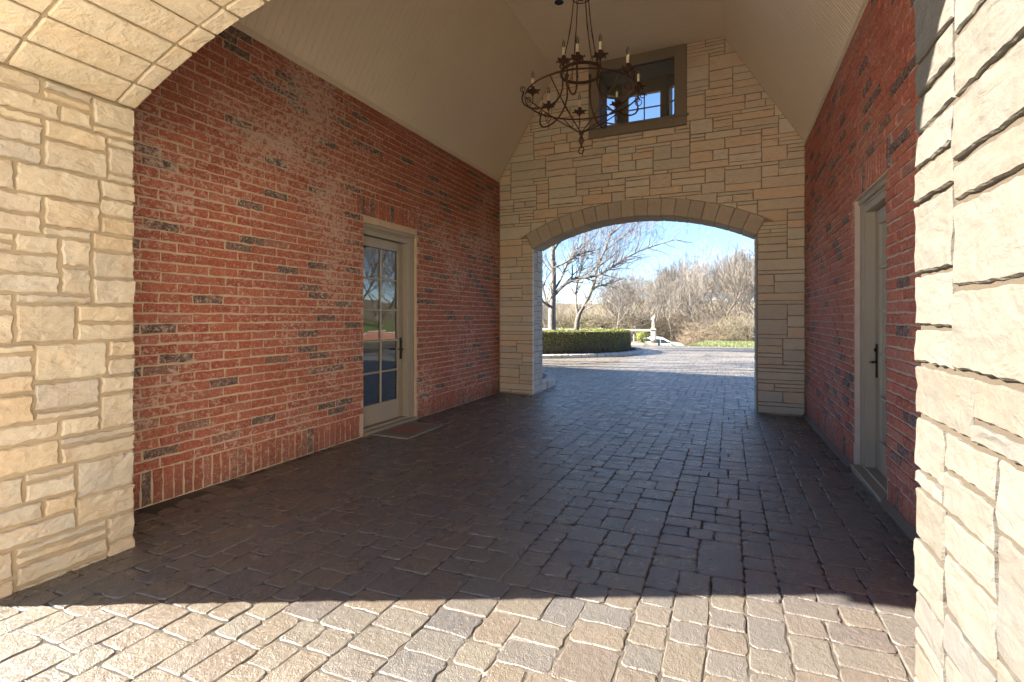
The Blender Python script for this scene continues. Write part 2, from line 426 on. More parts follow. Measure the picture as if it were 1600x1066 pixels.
def emit(fr, items, mat, parent, name, limit=300, key=None, smooth=False):
    """items: (centre_a, centre_b, d0, localV, localF, cacheid). The first `limit` become parts, the rest one stuff part."""
    if key: items = sorted(items, key=key)
    cache = {}
    pl = Vector(parent.location)
    for it in items[:limit]:
        a, b, d, V, F, cid = it
        me = cache.get(cid) if cid is not None else None
        if me is None:
            W = [fr.vec(*v) for v in V]; FF = [f[::-1] for f in F] if fr.flip else F
            me = mesh_from(name, W, FF, smooth); me.materials.append(mat)
            if cid is not None: cache[cid] = me
        link(name, me, None, parent, fr.P(a, b, d)-pl)
    rest = items[limit:]
    if rest:
        VV = []; FF = []
        for a, b, d, V, F, cid in rest:
            n = len(VV); o = fr.P(a, b, d)-pl
            VV += [o+fr.vec(*v) for v in V]
            FF += [tuple(i+n for i in (f[::-1] if fr.flip else f)) for f in F]
        me = mesh_from(name+'s', VV, FF, smooth); me.materials.append(mat)
        o = link('distant_'+name+'work', me, None, parent); o['kind'] = 'stuff'
def dist_key(fr):
    def k(it):
        p = fr.P(it[0], it[1]); v = p-Vector((0, 0, EYE))
        x = v.x*cos(YAW)+v.y*sin(YAW); z = -v.x*sin(YAW)+v.y*cos(YAW)
        if z < .3 or abs(x/z) > 1.05: return 1000+v.length
        return z
    return k

# brick wall ------------------------------------------------
BL, BH, MJ = .254, .0757, .0125
def brick_wall(fr, L0, L1, top, door, key):
    """running bond with a soldier course at the foot and over the door; door=(a0,a1,ztop)"""
    r = random.Random(key); items = []
    vs = {}
    def variant(kind, i):
        k = (kind, i)
        if k not in vs:
            wa, hb = (BL-MJ, BH-MJ) if kind == 'st' else (BH-MJ, BL-MJ)
            vs[k] = block_local(wa, hb, .05, 5 if kind == 'st' else 2, 2 if kind == 'st' else 5, .0024, .004, .0038, r)
        return vs[k]
    d0, d1, dz = door
    low = -.15
    # soldier course at the foot
    n = int(math.ceil((L1-L0)/BH))
    for i in range(n):
        a0 = L0+i*BH; a1 = min(a0+BH, L1)
        if a1 > d0 and a0 < d1: continue
        if a1-a0 < .04: continue
        v = r.randrange(7); V, F = variant('so', v)
        items.append(((a0+a1)/2, .128+r.uniform(-.003, .003), r.uniform(-.004, .003), V, F, ('so', v)))
    # below the soldiers, one sunk course where the ground falls away
    for cz in (-.0378-.0,):
        a = L0
        while a < L1-.05:
            if not (a+BL > d0 and a < d1):
                v = r.randrange(9); V, F = variant('st', v); items.append((a+BL/2, cz, 0, V, F, ('st', v)))
            a += BL
    z = .254; c = 0
    k0 = math.ceil((dz-.01-.254)/BH); ns = math.ceil((d1-d0+.16)/BH); sa = (d0+d1)/2-ns*BH/2; sb = sa+ns*BH
    while z < top:
        h = BH
        hs = [(L0, L1)]
        ztopc = z+h
        if z < dz-.01: hs = [(L0, d0), (d1, L1)]
        elif c < k0+3: hs = [(L0, sa), (sb, L1)]
        off = (c % 2)*BL/2+r.uniform(-.012, .012)
        for (s0, s1) in hs:
            k = math.floor((s0-off)/BL)
            while True:
                a0 = max(off+k*BL, s0); a1 = min(off+(k+1)*BL, s1); k += 1
                if a0 >= s1: break
                if a1-a0 < .035: continue
                bt = min(z+h, top+.02)
                if a1-a0 > BL-.002:
                    v = r.randrange(12); V, F = variant('st', v); cid = ('st', v)
                else:
                    V, F = block_local(a1-a0-MJ, BH-MJ, .05, 3, 2, .0022, .005, .0026, r); cid = None
                items.append(((a0+a1)/2+r.uniform(-.002, .002), z+h/2+r.uniform(-.0022, .0022), r.uniform(-.0045, .004), V, F, cid))
        z += h; c += 1
    # soldiers over the door, three courses high
    so = [block_local(BH-MJ, 3*BH-MJ, .05, 2, 5, .0024, .004, .0034, r) for _ in range(5)]
    for k in range(ns):
        v = r.randrange(5); V, F = so[v]; items.append((sa+(k+.5)*BH, .254+BH*(k0+1.5), r.uniform(-.003, .004), V, F, ('lintel', v)))
    return items

# random ashlar -----------------------------------------------
def ashlar(nw, nh, occupied, r, wmin=3, wmax=10, hw=((1, .22), (2, .38), (3, .24), (4, .11), (5, .05)), tall=.12):
    """fill a grid with stones; occupied(i,j) cells are left out"""
    g = [[bool(occupied(i, j)) for i in range(nw)] for j in range(nh)]
    out = []
    for j in range(nh):
        i = 0
        while i < nw:
            if g[j][i]: i += 1; continue
            e = i
            while e < nw and not g[j][e]: e += 1
            run = e-i
            w = r.randint(wmin, wmax)
            if run-w < wmin: w = run if run <= wmax else run-wmin
            if w > wmax: w = wmax
            x = r.random(); h = 1
            for hh, p in hw:
                if x < p: h = hh; break
                x -= p
            h = min(h, max(1, int(w*.9))) if r.random() > tall else h
            h = min(h, nh-j)
            k = 1
            while k < h and not any(g[j+k][i:i+w]): k += 1
            h = k
            for jj in range(j, j+h):
                for ii in range(i, i+w): g[jj][ii] = True
            out.append((i, j, w, h)); i += w
    return out

# ------------------------------------------------------------------ setting dimensions
XL, XR = -3.82, .99            # brick wall faces
YN0, YN1 = 1.10, 1.78          # near stone wall
YF0, YF1 = 8.14, 8.67          # far stone wall
EAVE, FLAT = EYE+2.49, EYE+4.25
SX0, SX1 = -2.755, -.075       # flat part of the ceiling
NX0, NX1 = -3.20, .49          # near opening
FX0, FX1 = -3.18, .362         # far opening
SPR, CRN = 1.22+EYE, 1.64+EYE

# ---- ground sheet (earth and grass)
def grass_mat():
    m, nt, b = new_mat('meadow_grass'); N = NT(nt); P = N.pos()
    c = N.ramp(N.noise(P, .5, 5, .65), [(.3, (.10, .115, .04)), (.5, (.08, .11, .03)), (.7, (.17, .15, .08))])
    c = N.mix(N.ramp(N.noise(P, 9, 5, .7), [(.35, .5), (.65, 0.)]), c, (.07, .085, .022))
    sep = N.n('ShaderNodeSeparateXYZ'); N.l(P, sep.inputs[0])
    c = N.mix(N.ramp(N.math('DIVIDE', sep.outputs[1], 100.), [(.46, 0.), (.58, .85)]), c, (.135, .105, .07))
    N.l(c, b.inputs['Base Color']); b.inputs['Roughness'].default_value = .95
    N.bump(N.noise(P, 14, 6, .75), 1., .06, b); return m
xs = [-900, -400, -200, -120, -70, -45]+[i for i in range(-34, 42, 1)]+[50, 70, 110, 200, 400, 900]
ys = [-400, -150, -60, -20, -8, 0]+[3, 6, 9, 12, 16, 20, 24, 28, 30.95]+[31.3+i*.9 for i in range(50)]+[80, 87, 95, 103, 112, 122, 135, 150, 180, 300, 600, 1200]
V = [(x, y, terrain(x, y)-.05*(y < 31)) for y in ys for x in xs]; nx = len(xs)
F = [(j*nx+i, j*nx+i+1, (j+1)*nx+i+1, (j+1)*nx+i) for j in range(len(ys)-1) for i in range(nx-1)]
ground = link('ground', mesh_from('ground', V, F, True), grass_mat()); setp(ground, 'grassy ground falling away beyond the paved court', None, None, 'structure')

# ---- driveway: joint-sand bed, pavers on it
drive = empty('driveway', (0, 0, 0), 'tumbled concrete paver driveway running through the covered passage', None, None, 'structure')
PX0, PX1, PY0, PY1 = -15., 12., .86, 31.
CELL = .0735
def in_drive(x, y):
    if 1.1 < y < 8.7 and (x < XL-.05 or x > XR+.05): return False
    if y <= 1.1: return -7 < x < 6 and y > .86
    if y < 8.7: return True
    if (x+10)**2+(y-22)**2 < 6.45**2: return False
    if x < -3.42 and y < 10.2: return False
    if x < -3.9 and y < 10.55: return False
    # only what the arch shows, and a margin
    return -.52*y-1 < x < .16*y+3.5
bx = [PX0+i*.9 for i in range(31)]; by = [PY0+i*.5 for i in range(75)]
by = [y for y in by if y <= PY1]+[PY1]
V = [(x, y, G(x, y)-.0050) for y in by for x in bx]
F = [(j*len(bx)+i, j*len(bx)+i+1, (j+1)*len(bx)+i+1, (j+1)*len(bx)+i) for j in range(len(by)-1) for i in range(len(bx)-1)]
me = mesh_from('sand_bed', V, F); link('sand_bed', me, M_sand, drive)
nI = int((PX1-PX0)/CELL); nJ = int((PY1+.3)/CELL)
pr = random.Random(3)
def occ(i, j): return not in_drive(PX0+(i+.5)*CELL, -.3+(j+.5)*CELL)
cells = ashlar(nI, nJ, occ, pr, 2, 3, ((2, .66), (3, .34)), 1.0)
def paver_variant(w, h, r, far):
    """tumbled paver seen from above: rounded outline, worn rim, top at 0"""
    hw, hh = w/2-.0016, h/2-.0016; c = .019
    n = 1 if not far else 0
    P = []
    def corner(sx, sy):
        q = [(sx*hw, sy*(hh-c*r.uniform(.5, 2.2))), (sx*(hw-c*r.uniform(.2, .5)), sy*(hh-c*r.uniform(.2, .5))), (sx*(hw-c*r.uniform(.5, 2.2)), sy*hh)]
        return q if sx*sy > 0 else q[::-1]
    seq = []
    for sx, sy in ((1, 1), (-1, 1), (-1, -1), (1, -1)):
        q = corner(sx, sy)
        if far: q = [q[0], q[2]]
        seq += q
        if not far:   # a mid-edge wobble point
            nxt = {(1,1):(0, hh), (-1,1):(-hw, 0), (-1,-1):(0, -hh), (1,-1):(hw, 0)}[(sx, sy)]
            if nxt[0] == 0: seq.append((r.uniform(-.2, .2)*hw, nxt[1]*(1-r.uniform(0, .045))))
            else: seq.append((nxt[0]*(1-r.uniform(0, .045)), r.uniform(-.2, .2)*hh))
    n = len(seq); jt = .0046 if not far else .001
    seq = [(x+r.uniform(-jt, jt), y+r.uniform(-jt, jt)) for x, y in seq]
    ins = .0055 if not far else .005
    V = [(x*(1-ins/hw*1.0)+r.uniform(-1,1)*jt*.6, y*(1-ins/hh*1.0)+r.uniform(-1,1)*jt*.6, -.0007*r.random()) for x, y in seq]+[(0, 0, .0003)]
    V += [(x, y, -.0038*r.uniform(.5, 1.5)) for x, y in seq]+[(x, y, -.03) for x, y in seq]
    F = []
    for k in range(n):
        k2 = (k+1) % n
        F += [(k, k2, n), (k, n+1+k, n+1+k2, k2), (n+1+k, 2*n+1+k, 2*n+1+k2, n+1+k2)]
    return V, F
pvar = {}
items = []
for (i, j, wc, hc) in cells:
    cx, cy = PX0+(i+wc/2)*CELL, -.3+(j+hc/2)*CELL
    items.append((cx, cy, wc, hc))
def pk(it):
    x, y = it[0], it[1]; z = -x*sin(YAW)+y*cos(YAW); u = x*cos(YAW)+y*sin(YAW)
    if z < .5 or abs(u/z) > 1.08: return 1000+z
    if EYE/z*773 > 600: return 900+z
    if y < YN1+.1 and not NX0-.05 < x < NX1+.05: return 800+z
    return z
items.sort(key=pk)
SV, SF = [], []
up = Vector((0, 0, 1))
for n_, (cx, cy, wc, hc) in enumerate(items):
    far = cy > 9
    k = (wc, hc, far, pr.randrange(10 if not far else 5))
    if k not in pvar: pvar[k] = [*paver_variant(wc*CELL, hc*CELL, pr, far), None]
    gx = (G(cx+.05, cy)-G(cx-.05, cy))/.1; gy = (G(cx, cy+.05)-G(cx, cy-.05))/.1
    tx, ty = -gx+pr.uniform(-1, 1)*.009, -gy+pr.uniform(-1, 1)*.009
    rz = pr.uniform(-.014, .014); z = G(cx, cy)+pr.uniform(-.0022, .0022)
    rot = Vector((tx, ty, 1)).normalized(); q = up.rotation_difference(rot) @ Matrix.Rotation(rz, 3, 'Z').to_quaternion()
    if n_ < 300:
        if pvar[k][2] is None:
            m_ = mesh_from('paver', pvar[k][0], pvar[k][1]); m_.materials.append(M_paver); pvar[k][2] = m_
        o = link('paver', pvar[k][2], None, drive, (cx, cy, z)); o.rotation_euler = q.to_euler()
    else:
        b0 = len(SV); R = q.to_matrix()
        SV += [tuple(R @ Vector(v)+Vector((cx, cy, z))) for v in pvar[k][0]]
        SF += [tuple(a+b0 for a in f) for f in pvar[k][1]]
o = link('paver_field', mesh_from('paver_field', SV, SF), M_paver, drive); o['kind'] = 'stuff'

q = MB(); q.add([(-30, -40, -.01), (25, -40, -.01), (25, .86, -.01), (-30, .86, -.01)], [(0, 1, 2, 3)])  # pale apron added out of view, throwing sunlight into the passage
fc = q.build('bounce_apron', simple('forecourt_pavers', (.70, .64, .54), .8, var=.08, vs=3, bump=(40, .004))); setp(fc, 'unseen pale forecourt before the archway', None, None, 'structure')
# ------------------------------------------------------------------ brick walls
DL = (4.49, 5.55, 2.46)        # left door opening (y0, y1, top)
DR = (4.17, 5.14, 2.37)
frL = Frame((XL, 0, 0), (0, 1, 0), (0, 0, 1), (1, 0, 0))
frR = Frame((XR, 0, 0), (0, 1, 0), (0, 0, 1), (-1, 0, 0))
def core_wall(xf, sgn, door, mat, parent, top):
    """mortar body behind the bricks, with the door opening; face 8 mm behind the brick faces"""
    d0, d1, dz = door; m = MB()
    xa, xb = xf-sgn*.010, xf-sgn*.30
    m.box(xa, xb, YN1-.02, d0+.006, -.6, top); m.box(xa, xb, d1-.006, YF0+.02, -.6, top); m.box(xa, xb, d0+.006, d1-.006, dz-.006, top)
    m.box(xa, xb, d0+.006, d1-.006, -.6, G(xf, (d0+d1)/2)+.0)
    return m.build('mortar_bed', mat, parent)
wl = empty('brick_wall', (XL, 4.9, 0), 'long red brick wall with pale lime smears, left of the passage', 'wall')
core_wall(XL, 1, DL, M_mort, wl, EAVE+.05)
emit(frL, brick_wall(frL, YN1, YF0, EAVE, DL, 21), M_brick, wl, 'brick', 300, dist_key(frL))
wr = empty('brick_wall', (XR, 4.9, 0), 'shaded red brick wall between the narrow door and the right stone pier', 'wall')
core_wall(XR, -1, DR, M_mort2, wr, EAVE+.05)
emit(frR, brick_wall(frR, YN1, YF0, EAVE, DR, 22), M_brick2, wr, 'brick', 300, dist_key(frR))
# mortar skirt at the foot of the right wall
m = MB()
ysk = [YN1+i*(DR[0]-YN1)/5 for i in range(6)]
for seg in (ysk, [DR[1]+i*(YF0-DR[1])/6 for i in range(7)]):
    for a, b_ in zip(seg[:-1], seg[1:]):
        g0, g1 = G(XR, a), G(XR, b_)
        V = [(XR-.035, a, g0-.02), (XR-.035, b_, g1-.02), (XR-.030, b_, g1+.02), (XR-.030, a, g0+.02), (XR-.004, b_, g1+.055), (XR-.004, a, g0+.055)]
        m.add(V, [(0, 1, 2, 3), (3, 2, 4, 5)])
m.build('mortar_skirt', mortar_mat('dirty_mortar', (.15, .125, .105)), wr)

# ------------------------------------------------------------------ stone walls
def arc_geo(x0, x1):
    hw = (x1-x0)/2; rise = CRN-SPR; R = (hw*hw+rise*rise)/(2*rise); cx = (x0+x1)/2; cz = CRN-R
    return R, cx, cz, math.asin(hw/R)
def arch_core(parent, x0, x1, y0, y1, xo0, xo1, topf, mat, hole=None, inset=.012):
    """mortar body of an arched wall"""
    R, cx, cz, al = arc_geo(x0, x1); R += inset; x0 -= inset; x1 += inset
    hw = (x1-x0)/2
    def intr(x): return cz+math.sqrt(max(0, R*R-(x-cx)**2))
    xs = sorted(set([xo0, xo1]+[x0+i*(x1-x0)/28 for i in range(29)]+([hole[0], hole[1]] if hole else [])+[SX0, SX1]))
    xs = [x for x in xs if xo0-1e-6 <= x <= xo1+1e-6]
    m = MB(); ya, yb = y0+inset, y1-inset
    for a, b in zip(xs[:-1], xs[1:]):
        c = (a+b)/2
        if x0 < c < x1: lo = (intr(a), intr(b))
        else: lo = (-.6, -.6)
        spans = [(lo, (topf(a), topf(b)))]
        if hole and hole[0]-1e-6 <= a and b <= hole[1]+1e-6:
            spans = [(lo, (hole[2], hole[2])), ((hole[3], hole[3]), (topf(a), topf(b)))]
            m.add([(a, ya, hole[2]), (b, ya, hole[2]), (b, yb, hole[2]), (a, yb, hole[2])], [(0, 1, 2, 3)])
            m.add([(a, ya, hole[3]), (b, ya, hole[3]), (b, yb, hole[3]), (a, yb, hole[3])], [(0, 3, 2, 1)])
        for (l0, l1), (t0, t1) in spans:
            if max(t0-l0, t1-l1) <= .001: continue
            m.add([(a, ya, l0), (b, ya, l1), (b, ya, t1), (a, ya, t0)], [(0, 1, 2, 3)])
            m.add([(a, yb, l0), (b, yb, l1), (b, yb, t1), (a, yb, t0)], [(0, 3, 2, 1)])
        if x0 < c < x1: m.add([(a, ya, lo[0]), (b, ya, lo[1]), (b, yb, lo[1]), (a, yb, lo[0])], [(0, 3, 2, 1)])
    zs = intr(x0)
    for x in (x0, x1): m.add([(x, ya, -.6), (x, yb, -.6), (x, yb, zs), (x, ya, zs)], [(0, 1, 2, 3)])
    if hole:
        for x in hole[:2]: m.add([(x, ya, hole[2]), (x, yb, hole[2]), (x, yb, hole[3]), (x, ya, hole[3])], [(0, 1, 2, 3)])
    for x in (xo0, xo1): m.add([(x, ya, -.6), (x, yb, -.6), (x, yb, topf(x)), (x, ya, topf(x))], [(0, 1, 2, 3)])
    return m.build('mortar_bed', mat, parent)
def voussoirs(parent, x0, x1, rows, thick, n, mat, gap=.006, r=None, rough=.004, proud=0.):
    R, cx, cz, al = arc_geo(x0, x1); pl = Vector(parent.location)
    for (ya, yb) in rows:
        for k in range(n):
            t0 = -al+2*al*k/n; t1 = -al+2*al*(k+1)/n; g = gap/R/2+r.uniform(0, .0006)
            t0 += g; t1 -= g; y0 = ya+gap/2-proud*0; y1 = yb-gap/2; Ri = R+r.uniform(-.003, .003); Ro = R+thick*r.uniform(.98, 1.02)
            c = .007; V = []
            tm = (t0+t1)/2; mid = Vector((cx+(Ri+Ro)/2*sin(tm), (y0+y1)/2, cz+(Ri+Ro)/2*cos(tm)))
            rings = []
            # cross-section loops along y: chamfered ends
            for (y, e) in ((y0, c), (y0+c, 0), ((y0+y1)/2, 0), (y1-c, 0), (y1, c)):
                L = []
                for (rr, tt) in ((Ri+e, t0+e/R), (Ri+e, t0+(c+e)/R), (Ri+e+r.uniform(-1,1)*rough*.3, (t0+t1)/2), (Ri+e, t1-(c+e)/R), (Ri+e, t1-e/R), (Ro-e, t1-e/R), (Ro-e, (t0+t1)/2), (Ro-e, t0+e/R)):
                    rr2 = rr
                    L.append(Vector((cx+rr2*sin(tt)+r.uniform(-1,1)*rough*.3, y+(r.uniform(-1,1)*rough if e else 0), cz+rr2*cos(tt)+r.uniform(-1,1)*rough*.3))-mid)
                L[0] += Vector((sin(tm), 0, cos(tm)))*c*.6; L[4] += Vector((sin(tm), 0, cos(tm)))*c*.6
                rings.append(L)
            V = [v for L in rings for v in L]; F = []; m8 = 8
            for i in range(4):
                for q in range(8):
                    q2 = (q+1) % 8; F.append((i*8+q, i*8+q2, (i+1)*8+q2, (i+1)*8+q))
            F.append(tuple(range(8))[::-1]); F.append(tuple(32+q for q in range(8)))
            me = mesh_from('voussoir', V, F); fix_normals(me)
            link('voussoir', me, mat, parent, mid-pl)
def stone_items(fr, cells, cw, ch_, a0, b0, r, relief, chm, joint, res=.05, depth=.09, clips=None, proud=.006, edge_fn=None):
    items = []
    for (i, j, wc, hc) in cells:
        x0, x1 = a0+i*cw, a0+(i+wc)*cw; y0, y1 = b0+j*ch_, b0+(j+hc)*ch_
        if edge_fn: x0, x1 = edge_fn(x0, x1)
        jg = joint*r.uniform(.75, 1.3)/2
        x0 += jg; x1 -= jg; y0 += jg; y1 -= jg
        if x1-x0 < .025 or y1-y0 < .015: continue
        P = [(x0, y0), (x1, y0), (x1, y1), (x0, y1)]; cut = False
        if clips:
            Q, cut = clips(P, x0, x1, y0, y1)
            if not Q or len(Q) < 3 or area(Q) < .0015: continue
            P = Q
        ca, cb = (x0+x1)/2, (y0+y1)/2; d = r.uniform(-proud, proud)
        if cut: V, F = poly_block([(p[0]-ca, p[1]-cb) for p in P], depth, relief*.5, chm, r)
        else:
            na = max(2, min(16, round((x1-x0)/res))); nb = max(2, min(10, round((y1-y0)/res)))
            V, F = block_local(x1-x0, y1-y0, depth, na, nb, relief, chm, min(.005, chm*.55), r)
        items.append((ca, cb, d, V, F, None))
    return items

# far wall -----------------------------------------------------------------
wf = empty('stone_wall', (-1.4, YF0, 0), 'golden ashlar gable wall with a low arch onto the sunny court', 'wall')
WIN = (-2.16, -.604, EYE+3.0, FLAT)           # window casing outer
HOLE = (-1.985, -.785, EYE+3.155, EYE+4.09)    # opening
def topf(x):
    if x < SX0: return EAVE+(x-XL)/(SX0-XL)*(FLAT-EAVE)
    if x > SX1: return EAVE+(XR-x)/(XR-SX1)*(FLAT-EAVE)
    return FLAT
arch_core(wf, FX0, FX1, YF0, YF1, XL-.02, XR+.02, lambda x: topf(clamp(x, XL, XR))+.03, M_smort, HOLE, .010)
R_, cx_, cz_, al_ = arc_geo(FX0, FX1); TH = .27
vr = random.Random(5)
voussoirs(wf, FX0, FX1, [(YF0-.006, YF0+.15), (YF0+.15, YF1)], TH, 18, M_arch, .008, vr, .006)
frF = Frame((0, YF0, 0), (1, 0, 0), (0, 0, 1), (0, -1, 0))
CW, CH = .055, .055
nW = int(round((XR-XL)/CW)); CW = (XR-XL)/nW; b0 = -.10; nH = int((FLAT-b0)/CH)+1
skL = math.sin(al_)*(R_+TH)
def occF(i, j):
    x = XL+(i+.5)*CW; z = b0+(j+.5)*CH
    if FX0 < x < FX1 and z < SPR: return True
    rr = math.hypot(x-cx_, z-cz_)
    ang = abs(math.atan2(x-cx_, z-cz_))
    if ang < al_-.02 and rr < R_+TH-.075 and z > SPR-.2: return True
    if WIN[0] < x < WIN[1] and z > WIN[2]: return True
    return False
def clipF(P, x0, x1, y0, y1):
    Q = P; cut = False
    # ceiling slopes
    for (xa, za, xb, zb, s) in ((XL, EAVE, SX0, FLAT, 1), (XR, EAVE, SX1, FLAT, -1)):
        nx_, nz_ = -(zb-za)*s, (xb-xa)*s; L = math.hypot(nx_, nz_); nx_, nz_ = nx_/L, nz_/L
        c = nx_*xa+nz_*za+.0
        if any(nx_*p[0]+nz_*p[1] > c for p in Q): Q = clip(Q, nx_, nz_, c); cut = True
        if len(Q) < 3: return None, True
    if any(p[1] > FLAT for p in Q): Q = clip(Q, 0, 1, FLAT); cut = True
    if len(Q) < 3: return None, True
    # opening sides
    if y0 < SPR and x0 < FX0 < x1: Q = clip(Q, 1, 0, FX0); cut = True
    elif y0 < SPR and x0 < FX1 < x1: Q = clip(Q, -1, 0, -FX1); cut = True
    if len(Q) < 3: return None, True
    # arch ring
    mx_, mz_ = sum(p[0] for p in Q)/len(Q), sum(p[1] for p in Q)/len(Q)
    ro = R_+TH+.006
    if y1 > SPR-.01:
        near = min(Q, key=lambda p: math.hypot(p[0]-cx_, p[1]-cz_))
        if math.hypot(near[0]-cx_, near[1]-cz_) < ro or any(math.hypot(p[0]-cx_, p[1]-cz_) < ro for p in Q) :
            ang = math.atan2(mx_-cx_, mz_-cz_)
            Q1 = clip(Q, -sin(ang), -cos(ang), -(ro+sin(ang)*cx_+cos(ang)*cz_))
            s = 1 if ang > 0 else -1; t = s*(al_+.003)      # or along the springer's sloping face
            tx_, tz_ = cos(t)*s, -sin(t)*s
            Q2 = clip(Q, -tx_, -tz_, -(tx_*cx_+tz_*cz_))
            Q = max((Q1, Q2), key=lambda q: area(q) if len(q) > 2 else 0); cut = True
    if len(Q) < 3: return None, True
    if WIN[0]-.001 < x1 and x0 < WIN[1] and y1 > WIN[2]:
        if x0 < WIN[0] < x1: Q = clip(Q, 1, 0, WIN[0]); cut = True
        elif x0 < WIN[1] < x1: Q = clip(Q, -1, 0, -WIN[1]); cut = True
        elif y0 < WIN[2] < y1: Q = clip(Q, 0, 1, WIN[2]); cut = True
    return (Q, cut) if len(Q) >= 3 else (None, True)
fr_ = random.Random(17)
cellsF = ashlar(nW, nH, occF, fr_, 4, 12, ((1, .32), (2, .40), (3, .19), (4, .09)), .03)
itemsF = stone_items(frF, cellsF, CW, CH, XL, b0, fr_, .0045, .006, .011, .09, .085, clipF, .003)
def upkey(it): return 0
emit(frF, itemsF, M_stone_far, wf, 'stone', 600)
# jambs of the far arch
for (x, s) in ((FX0, 1), (FX1, -1)):
    frJ = Frame((x, 0, 0), (0, 1, 0), (0, 0, 1), (s, 0, 0)); nwj = 8; cwj = (YF1-YF0-.085)/nwj
    cj = ashlar(nwj, int((SPR-b0)/.055), lambda i, j: False, fr_, 3, 6, ((1, .2), (2, .5), (3, .3)))
    it = stone_items(frJ, cj, cwj, (SPR-b0)/int((SPR-b0)/.055), YF0+.085, b0, fr_, .0035, .007, .011, .07, .05, None, .002)
    emit(frJ, it, M_jamb, wf, 'jamb_stone', 300)

# near wall ----------------------------------------------------------------
wn = empty('stone_wall', (-1.36, YN0, 0), 'cream limestone archway in the foreground, framing the passage on both sides', 'wall')
arch_core(wn, NX0, NX1, YN0, YN1, XL-.3, XR+.35, lambda x: topf(clamp(x, XL, XR))+.03, M_smort, None, .014)
voussoirs(wn, NX0, NX1, [(YN1-.105, YN1), (YN1-.575, YN1-.105), (YN0-.06, YN1-.575)], .27, 20, M_arch_near, .012, random.Random(9), .005)
nr = random.Random(31)
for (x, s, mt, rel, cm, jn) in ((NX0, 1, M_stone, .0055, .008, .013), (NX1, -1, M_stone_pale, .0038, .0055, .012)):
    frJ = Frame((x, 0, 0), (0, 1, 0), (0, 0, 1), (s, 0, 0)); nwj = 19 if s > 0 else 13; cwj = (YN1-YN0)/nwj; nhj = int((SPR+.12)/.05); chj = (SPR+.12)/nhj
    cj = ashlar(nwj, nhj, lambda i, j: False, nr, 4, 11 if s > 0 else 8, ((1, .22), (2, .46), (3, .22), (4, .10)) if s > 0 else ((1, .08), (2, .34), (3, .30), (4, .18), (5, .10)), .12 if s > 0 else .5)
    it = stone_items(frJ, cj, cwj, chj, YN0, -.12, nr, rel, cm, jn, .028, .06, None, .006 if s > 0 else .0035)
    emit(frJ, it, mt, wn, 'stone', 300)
m = MB(); m.box(NX1+.0118, NX1+.0136, YN0+.012, YN1-.016, -.6, SPR-.01); m.build('mortar_bed', M_pmort, wn)
# outer and inner faces of the near wall, same stone
Rn, cxn, czn, aln = arc_geo(NX0, NX1)
for (yy, s) in ((YN0, -1), (YN1, 1)):
    frO = Frame((0, yy, 0), (1, 0, 0), (0, 0, 1), (0, s, 0)); x0 = XL-.3 if s < 0 else XL; x1 = XR+.35 if s < 0 else XR
    nW2 = int((x1-x0)/.06); cw2 = (x1-x0)/nW2
    def occN(i, j):
        x = x0+(i+.5)*cw2; z = -.1+(j+.5)*.055
        return (NX0-.03 < x < NX1+.03 and (z < SPR or math.hypot(x-cxn, z-czn) < Rn+.27)) or z > topf(clamp(x, XL, XR))
    cj = ashlar(nW2, 100, occN, nr, 3, 10)
    it = stone_items(frO, cj, cw2, .055, x0, -.1, nr, .004, .007, .012, .12, .03, None, .005)
    emit(frO, it, M_stone, wn, 'face_stone', 0)

# ------------------------------------------------------------------ ceiling of painted boards
ce = empty('ceiling', ((XL+XR)/2, (YN1+YF0)/2, EAVE), 'taupe painted beadboard ceiling with two steep slopes and a flat crown', None, None, 'structure')
bw = .0848; nb_ = int((YF0-YN1)/bw); bw = (YF0-YN1)/nb_
def slab(Pa, Pb, nrm, th, bwid, name):
    """board running from Pa to Pb in x,z; width along y"""
    a, b, n = Vector(Pa), Vector(Pb), Vector(nrm); h = bwid/2-.0016; c = .0035; V = []
    for p in (a, b):
        V += [p+Vector((0, -h, 0))+n*c, p+Vector((0, -h+c, 0)), p+Vector((0, -.0035, 0)), p+n*.003, p+Vector((0, .0035, 0)), p+Vector((0, h-c, 0)), p+Vector((0, h, 0))+n*c, p+Vector((0, h, 0))+n*th, p+Vector((0, -h, 0))+n*th]
    F = [(k, (k+1) % 9, 9+(k+1) % 9, 9+k) for k in range(9)]+[tuple(range(9)), tuple(range(17, 8, -1))]
    me = mesh_from(name, [v-a for v in V], F); me.materials.append(M_board); fix_normals(me); return me
e_ = .004
sl = Vector((SX0-XL, 0, FLAT-EAVE)).normalized(); nl = Vector((-sl.z, 0, sl.x))
sr_ = Vector((SX1-XR, 0, FLAT-EAVE)).normalized(); nr_ = Vector((-sr_.z*-1, 0, -sr_.x)) ; nr_ = Vector((sr_.z, 0, -sr_.x))
meshes = [(slab((XL-.10*sl.x, 0, EAVE-.10*sl.z), (SX0, 0, FLAT), nl, .02, bw, 'ceiling_board'), (XL-.10*sl.x, EAVE-.10*sl.z)),
          (slab((XR-.10*sr_.x, 0, EAVE-.10*sr_.z), (SX1, 0, FLAT), nr_, .02, bw, 'ceiling_board'), (XR-.10*sr_.x, EAVE-.10*sr_.z)),
          (slab((SX0, 0, FLAT), (SX1, 0, FLAT), (0, 0, 1), .02, bw, 'ceiling_board'), (SX0, FLAT))]
cl = Vector(ce.location)
for me, (x, z) in meshes:
    for k in range(nb_):
        link('ceiling_board', me, None, ce, Vector((x, YN1+(k+.5)*bw, z+(k % 3-1)*.0004))-cl)
m = MB()     # thin quirk trim where boards meet the bricks
m.box(XL-.001, XL+.016, YN1, YF0, EAVE-.045, EAVE+.012, .003); m.box(XR+.001, XR-.016, YN1, YF0, EAVE-.045, EAVE+.012, .003)
m.build('eave_trim', M_board, ce)
